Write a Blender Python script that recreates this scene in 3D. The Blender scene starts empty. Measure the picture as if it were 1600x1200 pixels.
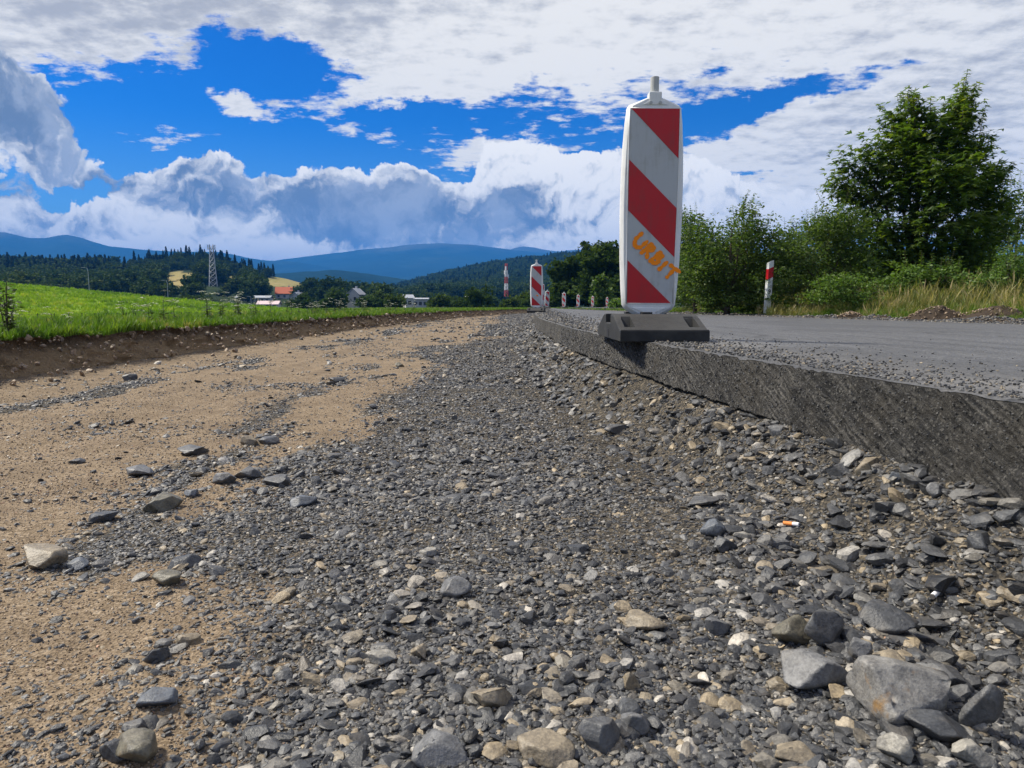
import bpy, bmesh, math, random
import numpy as np
from mathutils import Vector, Matrix, Euler, Quaternion

random.seed(7)
rng = np.random.default_rng(7)
sc = bpy.context.scene
col = sc.collection
R = math.radians

# ------------------------------------------------------------------ camera
F = 1066.67                       # focal length in photo pixels (1600 wide)
CAMZ = 0.50
PITCH = math.atan(122 / F)
cam_d = bpy.data.cameras.new('camera'); cam_d.sensor_width = 36; cam_d.lens = 24
cam_d.clip_start = 0.05; cam_d.clip_end = 60000
cam_d.dof.use_dof = True; cam_d.dof.focus_distance = 2.6; cam_d.dof.aperture_fstop = 22
cam = bpy.data.objects.new('camera', cam_d); col.objects.link(cam)
cam.location = (0, 0, CAMZ); cam.rotation_euler = (math.pi / 2 - PITCH, 0, 0)
sc.camera = cam

def ray(px, py):
    u = (px - 800) / F; v = (600 - py) / F
    cp, sp = math.cos(PITCH), math.sin(PITCH)
    return Vector((u, cp + v * sp, v * cp - sp))
def at(px, py, y):                # point seen at a photo pixel, y metres ahead
    r = ray(px, py); return Vector((r.x / r.y * y, y, CAMZ + r.z / r.y * y))
def on_z(px, py, z):              # point seen at a photo pixel on the level z
    r = ray(px, py); t = (z - CAMZ) / r.z; return Vector((r.x * t, r.y * t, z))

# ------------------------------------------------------------------ light
SUN_AZ, SUN_EL = R(-72), R(50)
sv = Vector((math.sin(SUN_AZ) * math.cos(SUN_EL), math.cos(SUN_AZ) * math.cos(SUN_EL), math.sin(SUN_EL)))
sun_d = bpy.data.lights.new('sun', 'SUN'); sun_d.energy = 3.5; sun_d.angle = R(6); sun_d.color = (1, .93, .80)
sun = bpy.data.objects.new('sun', sun_d); col.objects.link(sun)
sun.rotation_euler = sv.to_track_quat('Z', 'Y').to_euler(); sun.location = (0, 0, 30)

vs = sc.view_settings
vs.view_transform = 'Standard'; vs.look = 'None'; vs.exposure = 1.0; vs.gamma = 1; vs.use_curve_mapping = False
cy = sc.cycles
cy.use_denoising = True
try:
    cy.denoiser = 'OPENIMAGEDENOISE'; cy.denoising_input_passes = 'RGB_ALBEDO_NORMAL'; cy.denoising_prefilter = 'ACCURATE'
except Exception: pass
cy.max_bounces = 5; cy.diffuse_bounces = 2; cy.glossy_bounces = 2; cy.transmission_bounces = 3; cy.volume_bounces = 0
cy.transparent_max_bounces = 6; cy.sample_clamp_indirect = 6; cy.caustics_reflective = False; cy.caustics_refractive = False

# ------------------------------------------------------------------ node helper
class NT:
    def __init__(s, nt): s.nt = nt
    def n(s, t, **kw):
        x = s.nt.nodes.new(t)
        for k, v in kw.items(): setattr(x, k, v)
        return x
    def put(s, sock, v):
        if v is None: return
        if isinstance(v, bpy.types.NodeSocket): s.nt.links.new(v, sock)
        else:
            if isinstance(v, (tuple, list)) and len(v) == 3 and sock.type == 'RGBA': v = (*v, 1)
            sock.default_value = v
    def m(s, op, a, b=None, c=None, clamp=False):
        x = s.n('ShaderNodeMath', operation=op, use_clamp=clamp)
        for i, v in enumerate((a, b, c)): s.put(x.inputs[i], v)
        return x.outputs[0]
    def vm(s, op, a, b=None, scale=None):
        x = s.n('ShaderNodeVectorMath', operation=op)
        s.put(x.inputs[0], a); s.put(x.inputs[1], b)
        if scale is not None: s.put(x.inputs[3], scale)
        return x.outputs[0]
    def noise(s, vec, scale, detail=4, rough=.55, dist=0, dim='3D', color=False):
        x = s.n('ShaderNodeTexNoise', noise_dimensions=dim)
        s.put(x.inputs['Vector'], vec); s.put(x.inputs['Scale'], scale); s.put(x.inputs['Detail'], detail)
        s.put(x.inputs['Roughness'], rough); s.put(x.inputs['Distortion'], dist)
        return x.outputs['Color' if color else 'Fac']
    def voro(s, vec, scale, feature='F1', out='Distance'):
        x = s.n('ShaderNodeTexVoronoi', feature=feature); s.put(x.inputs['Vector'], vec); s.put(x.inputs['Scale'], scale)
        return x.outputs[out]
    def mix(s, f, a, b, blend='MIX'):
        x = s.n('ShaderNodeMix', data_type='RGBA', blend_type=blend); s.put(x.inputs[0], f)
        s.put(x.inputs[6], a); s.put(x.inputs[7], b); return x.outputs[2]
    def ss(s, v, a, b, o0=0., o1=1.):
        x = s.n('ShaderNodeMapRange', interpolation_type='SMOOTHSTEP'); s.put(x.inputs[0], v)
        for i, q in enumerate((a, b, o0, o1)): s.put(x.inputs[i + 1], q)
        return x.outputs[0]
    def ramp(s, f, stops, interp='LINEAR'):
        x = s.n('ShaderNodeValToRGB'); s.put(x.inputs[0], f); cr = x.color_ramp; cr.interpolation = interp
        while len(cr.elements) < len(stops): cr.elements.new(.5)
        for e, (p, c) in zip(cr.elements, stops): e.position = p; e.color = (*c, 1)
        return x.outputs[0]
    def xyz(s, x, y, z):
        c = s.n('ShaderNodeCombineXYZ'); [s.put(c.inputs[i], v) for i, v in enumerate((x, y, z))]; return c.outputs[0]
    def bump(s, h, strength, dist):
        b = s.n('ShaderNodeBump'); s.put(b.inputs['Strength'], strength); s.put(b.inputs['Distance'], dist); s.put(b.inputs['Height'], h)
        return b.outputs[0]

# ------------------------------------------------------------------ sky
world = bpy.data.worlds.new('World'); sc.world = world; world.use_nodes = True
wn = world.node_tree; wn.nodes.clear(); W = NT(wn)
def NZ(*a, **kw): return W.noise(*a, dim='2D', **kw)
tc = W.n('ShaderNodeTexCoord').outputs['Generated']
sep = W.n('ShaderNodeSeparateXYZ'); wn.links.new(tc, sep.inputs[0]); dx, dy, dz = sep.outputs
az = W.m('ARCTAN2', dx, dy); el = W.m('ARCSINE', dz)
AE = W.xyz(az, el, 0)
sky = W.n('ShaderNodeTexSky', sky_type='NISHITA'); sky.sun_disc = False
sky.sun_elevation = SUN_EL; sky.sun_rotation = SUN_AZ; sky.altitude = 400; sky.air_density = 1.0; sky.dust_density = .3; sky.ozone_density = 2.5
hs = W.n('ShaderNodeHueSaturation'); hs.inputs['Saturation'].default_value = 1.45; hs.inputs['Value'].default_value = 1.0
wn.links.new(sky.outputs[0], hs.inputs['Color'])
blue = W.mix(1, hs.outputs[0], (.06, .36, .62), 'MULTIPLY')

def px_ae(px, py):
    r = ray(px, py).normalized(); return math.atan2(r.x, r.y), math.asin(r.z)
warp = W.vm('SCALE', W.vm('SUBTRACT', NZ(AE, 7, 6, .6, color=True), (.5, .5, .5)), scale=.10)
AEw = W.vm('ADD', AE, warp)
def blobs(vec, lst, base=0.):
    acc = base
    for (px, py, w, h, rot, amp) in lst:
        a, e = px_ae(px, py)
        mp = W.n('ShaderNodeMapping', vector_type='TEXTURE'); wn.links.new(vec, mp.inputs[0])
        mp.inputs[1].default_value = (a, e, 0); mp.inputs[2].default_value = (0, 0, R(rot)); mp.inputs[3].default_value = (w / F, h / F, 1)
        g = W.n('ShaderNodeTexGradient', gradient_type='SPHERICAL'); wn.links.new(mp.outputs[0], g.inputs[0])
        acc = W.m('MULTIPLY_ADD', g.outputs['Fac'], amp, acc)
    return acc
CW, CG, CW2, CD, CD2 = (5.0, 4.9, 4.65), (2.55, 2.6, 2.7), (5.9, 5.75, 5.4), (.95, 1.25, 1.75), (2.2, 2.5, 3.0)
def voron(vec, scale, detail=4, rough=.5, smooth=True):
    x = W.n('ShaderNodeTexVoronoi', feature='F1', voronoi_dimensions='2D', normalize=True); W.put(x.inputs['Vector'], vec); W.put(x.inputs['Scale'], scale)
    W.put(x.inputs['Detail'], detail); W.put(x.inputs['Roughness'], rough)
    return x.outputs['Distance']
# high sheet of broken altocumulus, on a plane overhead
inv = W.m('DIVIDE', 1, W.m('ADD', W.m('MAXIMUM', dz, 0), .12))
Q = W.xyz(W.m('MULTIPLY', dx, inv), W.m('MULTIPLY', W.m('MULTIPLY', dy, inv), .8), 0)
covA = blobs(AEw, [(1450, -80, 900, 300, 0, 1.3), (950, -90, 650, 230, 0, 1.5), (480, -80, 420, 150, 0, 1.5), (100, -10, 400, 170, 6, 1.5), (60, 95, 250, 65, 16, 1.0), (540, 50, 170, 65, -10, .7), (640, 70, 300, 60, 0, .6),
                   (1350, 235, 520, 110, 12, 1.9), (1560, 150, 420, 170, 0, 1.2), (760, 112, 400, 52, 12, 1.05), (540, 142, 240, 30, 10, 1.35), (545, 203, 250, 42, -6, 1.7), (800, 185, 320, 75, 0, .82), (960, 130, 240, 100, 20, .45),
                   (262, 218, 120, 26, 0, 1.6), (362, 150, 34, 60, -40, 1.3), (150, 342, 100, 14, 0, .9), (740, 248, 170, 34, 12, 1.1),
                   (390, 85, 110, 60, 0, -.6), (1220, 155, 320, 44, 12, -1.7), (1420, 104, 150, 24, 14, -.9), (1190, 285, 200, 26, 0, -1.6), (620, 190, 950, 280, 0, -1.3), (180, 230, 520, 220, 0, -.9), (860, 165, 520, 80, 6, -.75)], .32)
nA = NZ(Q, 2.2, 9, .62)
nA2 = NZ(W.vm('MULTIPLY', Q, (9, 17, 1)), 1, 5, .62)
dA = W.m('ADD', covA, W.m('ADD', W.m('MULTIPLY', W.m('SUBTRACT', nA, .5), 1.5), W.m('MULTIPLY', W.m('SUBTRACT', nA2, .5), 2.1)))
aA = W.ss(dA, -.02, .62)
Q2 = W.vm('ADD', Q, (.02, .05, 0))
relA = W.m('SUBTRACT', W.m('ADD', NZ(Q, 5, 6, .65), nA2), W.m('ADD', NZ(Q2, 5, 6, .65), NZ(W.vm('MULTIPLY', Q2, (9, 17, 1)), 1, 5, .62)))
gA = blobs(AEw, [(180, -30, 560, 150, 5, 1.1), (700, -60, 700, 120, 0, .35), (1580, 60, 500, 200, 0, .35), (1520, 200, 300, 90, 10, .2)])
thickA = W.ss(W.m('ADD', W.m('ADD', W.m('MULTIPLY', W.m('SUBTRACT', NZ(AE, 6, 8, .62), .5), .9), W.m('MULTIPLY', relA, 1.2)), W.m('ADD', gA, W.m('MULTIPLY', dA, .10))), .10, 1.35)
cA = W.mix(thickA, CW, CG)
# cumulus band
vor = W.m('SUBTRACT', 1, voron(AEw, 15, 3, .6))
nB = W.m('ADD', W.m('MULTIPLY', vor, .75), W.m('MULTIPLY', NZ(AEw, 8, 9, .6), .9))
up = W.vm('ADD', AEw, (-.006, .011, 0))
nB2 = W.m('ADD', W.m('MULTIPLY', W.m('SUBTRACT', 1, voron(up, 15, 3, .6)), .75), W.m('MULTIPLY', NZ(up, 8, 9, .6), .9))
cumul = [(0, 175, 135, 90, -30, 1.4), (70, 240, 100, 40, -30, .5), (10, 330, 190, 42, -6, .95), (120, 366, 260, 34, 0, .8),
         (300, 290, 150, 60, -8, 1.1), (470, 335, 300, 80, 0, 1.4), (620, 345, 230, 80, 0, 1.2), (760, 335, 170, 85, 0, 1.1), (826, 290, 112, 112, 0, 1.5), (900, 335, 200, 110, 0, 1.2),
         (330, 380, 250, 42, -8, 1.0), (640, 400, 480, 36, 0, 1.0), (230, 405, 480, 40, 0, 1.1), (1010, 310, 180, 100, 0, 1.15), (1250, 345, 240, 60, 0, 1.1), (1580, 325, 160, 60, 0, .8)]
covB = blobs(AEw, cumul, -.62)
hb = W.ss(el, .18, .45, .0, -.2)
dB = W.m('ADD', W.m('ADD', covB, hb), W.m('MULTIPLY', W.m('SUBTRACT', nB, .80), 1.35))
aB = W.ss(dB, .10, .22)
white = blobs(AEw, [(830, 265, 180, 130, 0, 1.0), (930, 330, 240, 150, 0, .75), (330, 380, 280, 60, -8, 1.9), (120, 372, 260, 34, 0, .6), (1250, 330, 300, 90, 0, .9), (560, 400, 440, 30, 0, .9), (520, 255, 260, 30, 0, .5)])
dark = blobs(AEw, [(10, 190, 220, 110, -30, 1.3), (450, 320, 330, 70, -8, .5), (620, 350, 260, 60, 0, .5), (760, 340, 120, 60, 0, .3), (40, 330, 200, 50, 0, .4)])
relief = W.m('MULTIPLY', W.m('SUBTRACT', nB, nB2), 5.2)
thB = W.ss(W.m('SUBTRACT', W.m('SUBTRACT', W.m('ADD', W.m('MULTIPLY', dB, .75), dark), W.m('MULTIPLY', white, .8)), relief), -.15, 1.3)
cB = W.mix(thB, CW2, W.mix(W.ss(NZ(AEw, 10, 8, .65), .36, .64), CD, CD2))
hz = W.ss(el, .0, .26, .75, 0)
base = W.mix(hz, blue, (1.5, 2.6, 3.8))
skyc = W.mix(aB, W.mix(aA, base, cA), cB)
bg = W.n('ShaderNodeBackground'); wn.links.new(skyc, bg.inputs[0]); bg.inputs[1].default_value = .1
out = W.n('ShaderNodeOutputWorld'); wn.links.new(bg.outputs[0], out.inputs[0])
try: world.cycles.sampling_method = 'MANUAL'; world.cycles.sample_map_resolution = 512
except Exception: pass

# ------------------------------------------------------------------ numpy noise
def _h(ix, iy, seed):
    n = (ix.astype(np.int64) * 374761393 + iy.astype(np.int64) * 668265263 + seed * 1442695041) & 0xffffffff
    n = ((n ^ (n >> 13)) * 1274126177) & 0xffffffff
    n = ((n ^ (n >> 16)) * 2246822519) & 0xffffffff
    return ((n ^ (n >> 15)) & 0xffff) / 65535.
def vnoise(x, y, seed=0):
    ix = np.floor(x); iy = np.floor(y); fx = x - ix; fy = y - iy
    fx = fx * fx * (3 - 2 * fx); fy = fy * fy * (3 - 2 * fy); ix = ix.astype(np.int64); iy = iy.astype(np.int64)
    a = _h(ix, iy, seed); b = _h(ix + 1, iy, seed); c = _h(ix, iy + 1, seed); d = _h(ix + 1, iy + 1, seed)
    return (a + (b - a) * fx) * (1 - fy) + (c + (d - c) * fx) * fy
def fbm(x, y, size, octv=4, seed=0, rough=.5):        # -1..1
    x = np.asarray(x, float) / size; y = np.asarray(y, float) / size; s = 0; a = 1; t = 0
    for o in range(octv):
        s = s + a * (vnoise(x + 17.3 * o, y - 9.1 * o, seed + o) * 2 - 1); t += a; a *= rough; x = x * 2.03; y = y * 2.03
    return s / t
def sst(v, a, b):
    t = np.clip((np.asarray(v, float) - a) / (b - a), 0, 1); return t * t * (3 - 2 * t)

# ------------------------------------------------------------------ mesh helpers
def link(o, parent=None):
    col.objects.link(o)
    if parent is not None: o.parent = parent
    return o
def tag(o, label=None, cat=None, group=None, kind=None):
    if label: o['label'] = label
    if cat: o['category'] = cat
    if group: o['group'] = group
    if kind: o['kind'] = kind
    return o
def empty(name, loc=(0, 0, 0), rz=0):
    o = bpy.data.objects.new(name, None); o.location = loc; o.rotation_euler = (0, 0, rz); o.empty_display_size = .1
    return link(o)
def mesh_np(name, V, Fc, mats=(), smooth=False, attrs=None, midx=None):
    V = np.asarray(V, np.float32).reshape(-1, 3); Fc = np.asarray(Fc, np.int32); k = Fc.shape[1]
    me = bpy.data.meshes.new(name); me.vertices.add(len(V)); me.vertices.foreach_set('co', V.ravel())
    me.loops.add(Fc.size); me.loops.foreach_set('vertex_index', Fc.ravel())
    me.polygons.add(len(Fc)); me.polygons.foreach_set('loop_start', np.arange(0, Fc.size, k, dtype=np.int32))
    me.polygons.foreach_set('loop_total', np.full(len(Fc), k, np.int32))
    if midx is not None: me.polygons.foreach_set('material_index', np.asarray(midx, np.int32))
    me.polygons.foreach_set('use_smooth', np.full(len(Fc), smooth))
    me.update(calc_edges=True)
    for m in (mats if isinstance(mats, (list, tuple)) else [mats]): me.materials.append(m)
    for an, av in (attrs or {}).items():
        a = me.attributes.new(an, 'FLOAT', 'POINT'); a.data.foreach_set('value', np.asarray(av, np.float32))
    return me
def mobj(name, me, parent=None): return link(bpy.data.objects.new(name, me), parent)
def poly(name, V, Fs, mat, parent=None, smooth=False):
    me = bpy.data.meshes.new(name); me.from_pydata([tuple(v) for v in V], [], Fs); me.update()
    bm = bmesh.new(); bm.from_mesh(me); bmesh.ops.recalc_face_normals(bm, faces=bm.faces); bm.to_mesh(me); bm.free()
    me.materials.append(mat)
    if smooth: me.polygons.foreach_set('use_smooth', [True] * len(me.polygons))
    return mobj(name, me, parent)
def grid_faces(nr, nc):
    i = np.arange((nr - 1) * (nc - 1)); r = i // (nc - 1); c = i % (nc - 1); a = r * nc + c
    return np.stack([a, a + 1, a + nc + 1, a + nc], 1)
def box_vf(c, s, rot=None):
    V = [Vector((sx * s[0] / 2, sy * s[1] / 2, sz * s[2] / 2)) for sx in (-1, 1) for sy in (-1, 1) for sz in (-1, 1)]
    if rot is not None: V = [rot @ v for v in V]
    V = [v + Vector(c) for v in V]
    return V, [(0, 1, 3, 2), (4, 6, 7, 5), (0, 4, 5, 1), (2, 3, 7, 6), (0, 2, 6, 4), (1, 5, 7, 3)]
class MB:
    def __init__(s): s.V = []; s.F = []
    def add(s, V, Fs):
        o = len(s.V); s.V += [tuple(v) for v in V]; s.F += [tuple(i + o for i in f) for f in Fs]; return s
    def box(s, c, sz, rot=None): return s.add(*box_vf(c, sz, rot))
    def tube(s, pts, rad, n=6, cap=True):
        pts = [Vector(p) for p in pts]; rad = rad if isinstance(rad, (list, tuple)) else [rad] * len(pts); V = []; Fs = []
        for i, p in enumerate(pts):
            d = (pts[min(i + 1, len(pts) - 1)] - pts[max(i - 1, 0)]); d = d.normalized() if d.length > 1e-9 else Vector((0, 0, 1))
            a = d.orthogonal().normalized() if abs(d.z) < .95 else Vector((1, 0, 0)) - d * d.x
            a.normalize(); b = d.cross(a)
            V += [p + (a * math.cos(t) + b * math.sin(t)) * rad[i] for t in [2 * math.pi * k / n for k in range(n)]]
        for i in range(len(pts) - 1):
            for k in range(n): Fs.append((i * n + k, i * n + (k + 1) % n, (i + 1) * n + (k + 1) % n, (i + 1) * n + k))
        if cap: Fs += [tuple(range(n))[::-1], tuple(range((len(pts) - 1) * n, len(pts) * n))]
        return s.add(V, Fs)
    def build(s, name, mat, parent=None, smooth=False): return poly(name, s.V, s.F, mat, parent, smooth)
def bevel(o, w, seg=2):
    m = o.modifiers.new('bevel', 'BEVEL'); m.width = w; m.segments = seg; m.limit_method = 'ANGLE'; m.angle_limit = R(35); return o
def copy_tree(o, parent=None):
    c = o.copy(); col.objects.link(c)
    if parent is not None: c.parent = parent
    for ch in list(o.children): copy_tree(ch, c)
    return c

# ------------------------------------------------------------------ materials
def material(name, build):
    m = bpy.data.materials.new(name); m.use_nodes = True; nt = m.node_tree; nt.nodes.clear(); n = NT(nt)
    o = n.n('ShaderNodeOutputMaterial'); s = build(n); nt.links.new(s, o.inputs[0]); return m
def pbsdf(n, colr, rough=.7, normal=None, spec=.3, metal=0):
    p = n.n('ShaderNodeBsdfPrincipled'); n.put(p.inputs['Base Color'], colr); n.put(p.inputs['Roughness'], rough)
    n.put(p.inputs['Specular IOR Level'], spec); n.put(p.inputs['Metallic'], metal)
    if normal is not None: n.put(p.inputs['Normal'], normal)
    return p.outputs[0]
def simple(name, c, rough=.6, var=.15, scale=20, spec=.3, bumpd=0.):
    def b(n):
        t = n.n('ShaderNodeTexCoord').outputs['Object']; f = n.noise(t, scale, 5, .6)
        cc = n.mix(f, tuple(x * (1 - var) for x in c), tuple(min(1, x * (1 + var)) for x in c))
        return pbsdf(n, cc, rough, n.bump(f, .5, bumpd) if bumpd else None, spec)
    return material(name, b)
def attr(n, name, typ='GEOMETRY', out='Fac'):
    a = n.n('ShaderNodeAttribute', attribute_name=name, attribute_type=typ); return a.outputs[out]
def geo_pos(n): return n.n('ShaderNodeNewGeometry').outputs['Position']

STONE_RAMP = [(0, (.020, .021, .023)), (.16, (.037, .039, .042)), (.32, (.066, .069, .073)), (.44, (.031, .031, .032)), (.54, (.105, .106, .106)),
              (.62, (.14, .127, .103)), (.70, (.21, .17, .112)), (.78, (.072, .074, .077)), (.86, (.28, .225, .145)), (.93, (.18, .18, .175)), (1., (.38, .35, .30))]
def stone_mat(name, src, stops=STONE_RAMP, stain=0):
    def b(n):
        f = attr(n, 'tint', 'INSTANCER') if src == 'inst' else n.n('ShaderNodeObjectInfo').outputs['Random'] if src == 'obj' else src
        if isinstance(f, tuple): base = n.mix(0, f, f)
        else: base = n.ramp(f, stops)
        t = geo_pos(n)
        a = n.noise(t, 55, 6, .65); g = n.noise(t, 260, 3, .6)
        v = n.m('ADD', n.m('MULTIPLY', a, 1.1), n.m('MULTIPLY', g, .7))
        c = n.mix(1, base, n.mix(n.ss(v, .45, 1.35), (.38, .38, .40), (1.85, 1.82, 1.76)), 'MULTIPLY')
        if stain: c = n.mix(n.ss(n.noise(t, 22, 4, .6), .60, .72, 0, stain), c, (.28, .15, .035))
        dust = n.m('MULTIPLY', n.ss(n.noise(t, 30, 4, .6), .5, .75), .22)
        c = n.mix(dust, c, (.22, .185, .14))
        return pbsdf(n, c, .5, n.bump(v, .6, .0025), .45)
    return material(name, b)
M_stone_i = stone_mat('stone_loose', 'inst')
M_stone_o = stone_mat('stone_single', 'obj')
SAND = [(0, (.16, .115, .07)), (.4, (.235, .175, .113)), (.66, (.28, .205, .13)), (.8, (.37, .30, .22)), (.86, (.10, .09, .08)), (.93, (.07, .07, .07)), (1, (.38, .21, .12))]
M_grain = stone_mat('sand_grain', 'inst', SAND)
CLOD = [(0, (.07, .05, .034)), (.5, (.21, .148, .094)), (1, (.42, .30, .185))]
M_clod = stone_mat('soil_clod_loose', 'inst', CLOD)

def floor_b(n):
    t = geo_pos(n); g = attr(n, 'gravel')
    n1 = n.noise(t, 40, 6, .7); n2 = n.noise(t, 5, 5, .6); v = n.voro(t, 170, out='Color'); s2 = n.n('ShaderNodeSeparateColor'); n.put(s2.inputs[0], v)
    sp = s2.outputs[0]
    sand = n.ramp(n.m('ADD', n.m('MULTIPLY', n1, .5), n.m('MULTIPLY', sp, .5)), [(.15, (.095, .069, .043)), (.4, (.185, .138, .089)), (.62, (.25, .19, .126)), (.85, (.35, .28, .20))])
    sand = n.mix(n.ss(n2, .42, .68, 0, .6), sand, (.13, .095, .062))
    grit = n.ramp(n.m('ADD', n.m('MULTIPLY', n1, .45), n.m('MULTIPLY', sp, .55)), [(.2, (.018, .017, .016)), (.45, (.044, .040, .034)), (.65, (.092, .079, .060)), (.9, (.24, .195, .135))])
    m = n.ss(n.m('ADD', g, n.m('MULTIPLY', n.m('SUBTRACT', n.noise(t, 14, 6, .7), .5), .9)), .32, .62)
    h = n.m('ADD', n.m('MULTIPLY', n1, .6), n.m('MULTIPLY', n.voro(t, 170), .8))
    return pbsdf(n, n.mix(m, sand, grit), .9, n.bump(h, .7, .006), .15)
M_floor = material('trench_ground', floor_b)

def bank_b(n):
    t = geo_pos(n); s = n.n('ShaderNodeSeparateXYZ'); n.put(s.inputs[0], t)
    n1 = n.noise(t, 9, 8, .7); n2 = n.noise(t, 60, 5, .7)
    lower = n.ramp(n2, [(.25, (.22, .15, .085)), (.5, (.42, .295, .17)), (.75, (.56, .42, .265))])
    upper = n.ramp(n2, [(.25, (.075, .054, .036)), (.55, (.21, .148, .094)), (.8, (.38, .28, .185))])
    f = n.ss(n.m('ADD', s.outputs[2], n.m('MULTIPLY', n.m('SUBTRACT', n1, .5), .24)), .13, .25)
    return pbsdf(n, n.mix(f, lower, upper), .95, n.bump(n.m('ADD', n1, n2), 1., .05), .1)
M_bank = material('cut_soil', bank_b)

def asphalt_b(n):
    t = geo_pos(n); v = n.voro(t, 130, out='Color'); s2 = n.n('ShaderNodeSeparateColor'); n.put(s2.inputs[0], v)
    n1 = n.noise(t, 3.0, 5, .6); n3 = n.noise(t, 220, 3, .6)
    c = n.ramp(n.m('ADD', n.m('MULTIPLY', s2.outputs[0], .6), n.m('MULTIPLY', n3, .4)), [(.2, (.045, .046, .049)), (.5, (.078, .080, .084)), (.8, (.125, .126, .13)), (.95, (.20, .195, .19))])
    dust = n.m('MULTIPLY', attr(n, 'dust'), n.ss(n.noise(t, 26, 6, .7), .3, .6))
    c = n.mix(n.m('MULTIPLY', dust, .7), c, (.19, .18, .165))
    c = n.mix(n.ss(n1, .5, .75, 0, .35), c, (.12, .121, .12))
    mp = n.n('ShaderNodeMapping'); n.put(mp.inputs[0], t); mp.inputs[3].default_value = (9, .5, 1)
    c = n.mix(1, c, n.ramp(n.m('ADD', n.m('MULTIPLY', n.noise(mp.outputs[0], 1, 5, .6), .5), n.m('MULTIPLY', n.noise(t, 45, 6, .75), .5)), [(.35, (.6, .6, .6)), (.65, (1.45, 1.44, 1.42))]), 'MULTIPLY')
    wt = n.vm('ADD', t, n.vm('SCALE', n.vm('SUBTRACT', n.noise(t, 2.5, 5, .65, color=True), (.5, .5, .5)), scale=.5))
    ck = n.m('MULTIPLY', n.ss(n.voro(wt, .55, 'DISTANCE_TO_EDGE'), .004, .014, 1, 0), n.ss(n.noise(t, .6, 3, .5), .42, .55))
    c = n.mix(n.m('MULTIPLY', ck, .8), c, (.02, .02, .02))
    c = n.mix(n.ss(n.noise(t, .45, 3, .5), .55, .60, 0, .4), c, (.045, .046, .048))
    h = n.m('ADD', n.voro(t, 130), n.m('MULTIPLY', n3, .4))
    return pbsdf(n, c, .62, n.bump(h, .6, .004), .4)
M_asph = material('asphalt', asphalt_b)
def cut_b(n):
    t = geo_pos(n)
    q = n.n('ShaderNodeSeparateXYZ'); n.put(q.inputs[0], t)
    al = n.m('ADD', n.m('MULTIPLY', q.outputs[1], -.90), n.m('MULTIPLY', q.outputs[2], -.43)); ac = n.m('SUBTRACT', n.m('MULTIPLY', q.outputs[1], .43), n.m('MULTIPLY', q.outputs[2], .90))
    scr = n.noise(n.xyz(n.m('MULTIPLY', al, 10), n.m('MULTIPLY', ac, 100), n.m('MULTIPLY', q.outputs[0], 6)), 1, 4, .6); fl = n.voro(t, 230, out='Color'); s2 = n.n('ShaderNodeSeparateColor'); n.put(s2.inputs[0], fl)
    wv = n.m('MULTIPLY_ADD', n.m('SINE', n.m('ADD', n.m('MULTIPLY', ac, 480), n.m('MULTIPLY', n.noise(t, 14, 4, .6), 9))), .5, .5)
    scr = n.m('ADD', n.m('MULTIPLY', scr, .88), n.m('MULTIPLY', wv, n.ss(n.noise(t, 5, 3, .5), .35, .65, .02, .20)))
    n2 = n.noise(t, 110, 6, .75); big = n.noise(t, 6, 4, .6)
    c = n.ramp(n.m('ADD', n.m('MULTIPLY', scr, .62), n.m('MULTIPLY', n2, .38)), [(.38, (.020, .020, .021)), (.48, (.050, .049, .047)), (.58, (.105, .100, .092)), (.72, (.24, .225, .20))])
    c = n.mix(n.ss(s2.outputs[0], .88, .95, 0, .55), c, (.22, .21, .19))
    c = n.mix(n.ss(big, .45, .7, 0, .4), c, (.085, .075, .06))
    h = n.m('ADD', n.m('MULTIPLY', scr, 1.2), n2)
    return pbsdf(n, c, .85, n.bump(h, 1., .014), .2)
M_cut = material('milled_asphalt_edge', cut_b)

def verge_b(n):
    t = geo_pos(n); a = n.noise(t, 1.5, 6, .65); b2 = n.noise(t, 30, 5, .7)
    c = n.ramp(n.m('ADD', n.m('MULTIPLY', a, .5), n.m('MULTIPLY', b2, .5)), [(.3, (.022, .035, .008)), (.5, (.06, .10, .016)), (.7, (.13, .16, .035))])
    return pbsdf(n, c, .9, n.bump(b2, .8, .03), .1)
M_verge = material('grassy_ground', verge_b)
def field_b(n):
    t = geo_pos(n); a = n.noise(t, .12, 7, .65); mp = n.n('ShaderNodeMapping'); n.put(mp.inputs[0], t); mp.inputs[3].default_value = (1.2, .35, 2.5)
    b2 = n.noise(mp.outputs[0], 1.0, 8, .72)
    c = n.ramp(n.m('ADD', n.m('MULTIPLY', a, .45), n.m('MULTIPLY', b2, .55)), [(.3, (.065, .125, .008)), (.48, (.135, .245, .012)), (.64, (.20, .315, .022)), (.8, (.27, .34, .05))])
    return pbsdf(n, c, .9, n.bump(b2, .7, .5), .1)
M_field = material('meadow', field_b)
def plain_b(n):
    t = geo_pos(n); a = n.noise(t, .01, 6, .6)
    return pbsdf(n, n.ramp(a, [(.3, (.03, .05, .014)), (.5, (.06, .085, .022)), (.7, (.14, .13, .05))]), .95, None, .1)
M_plain = material('plain_ground', plain_b)
def hill_b(n):
    t = geo_pos(n); cl = attr(n, 'clear'); a = n.noise(t, .05, 7, .7)
    fo = n.ramp(a, [(.3, (.012, .022, .010)), (.6, (.028, .045, .014)), (.8, (.05, .065, .02))])
    fi = n.ramp(n.noise(t, .03, 5, .6), [(.3, (.20, .19, .06)), (.6, (.31, .25, .11)), (.8, (.34, .22, .13))])
    return pbsdf(n, n.mix(cl, fo, fi), .95, n.bump(a, .8, 4.), .05)
M_hill = material('hillside', hill_b)
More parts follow.
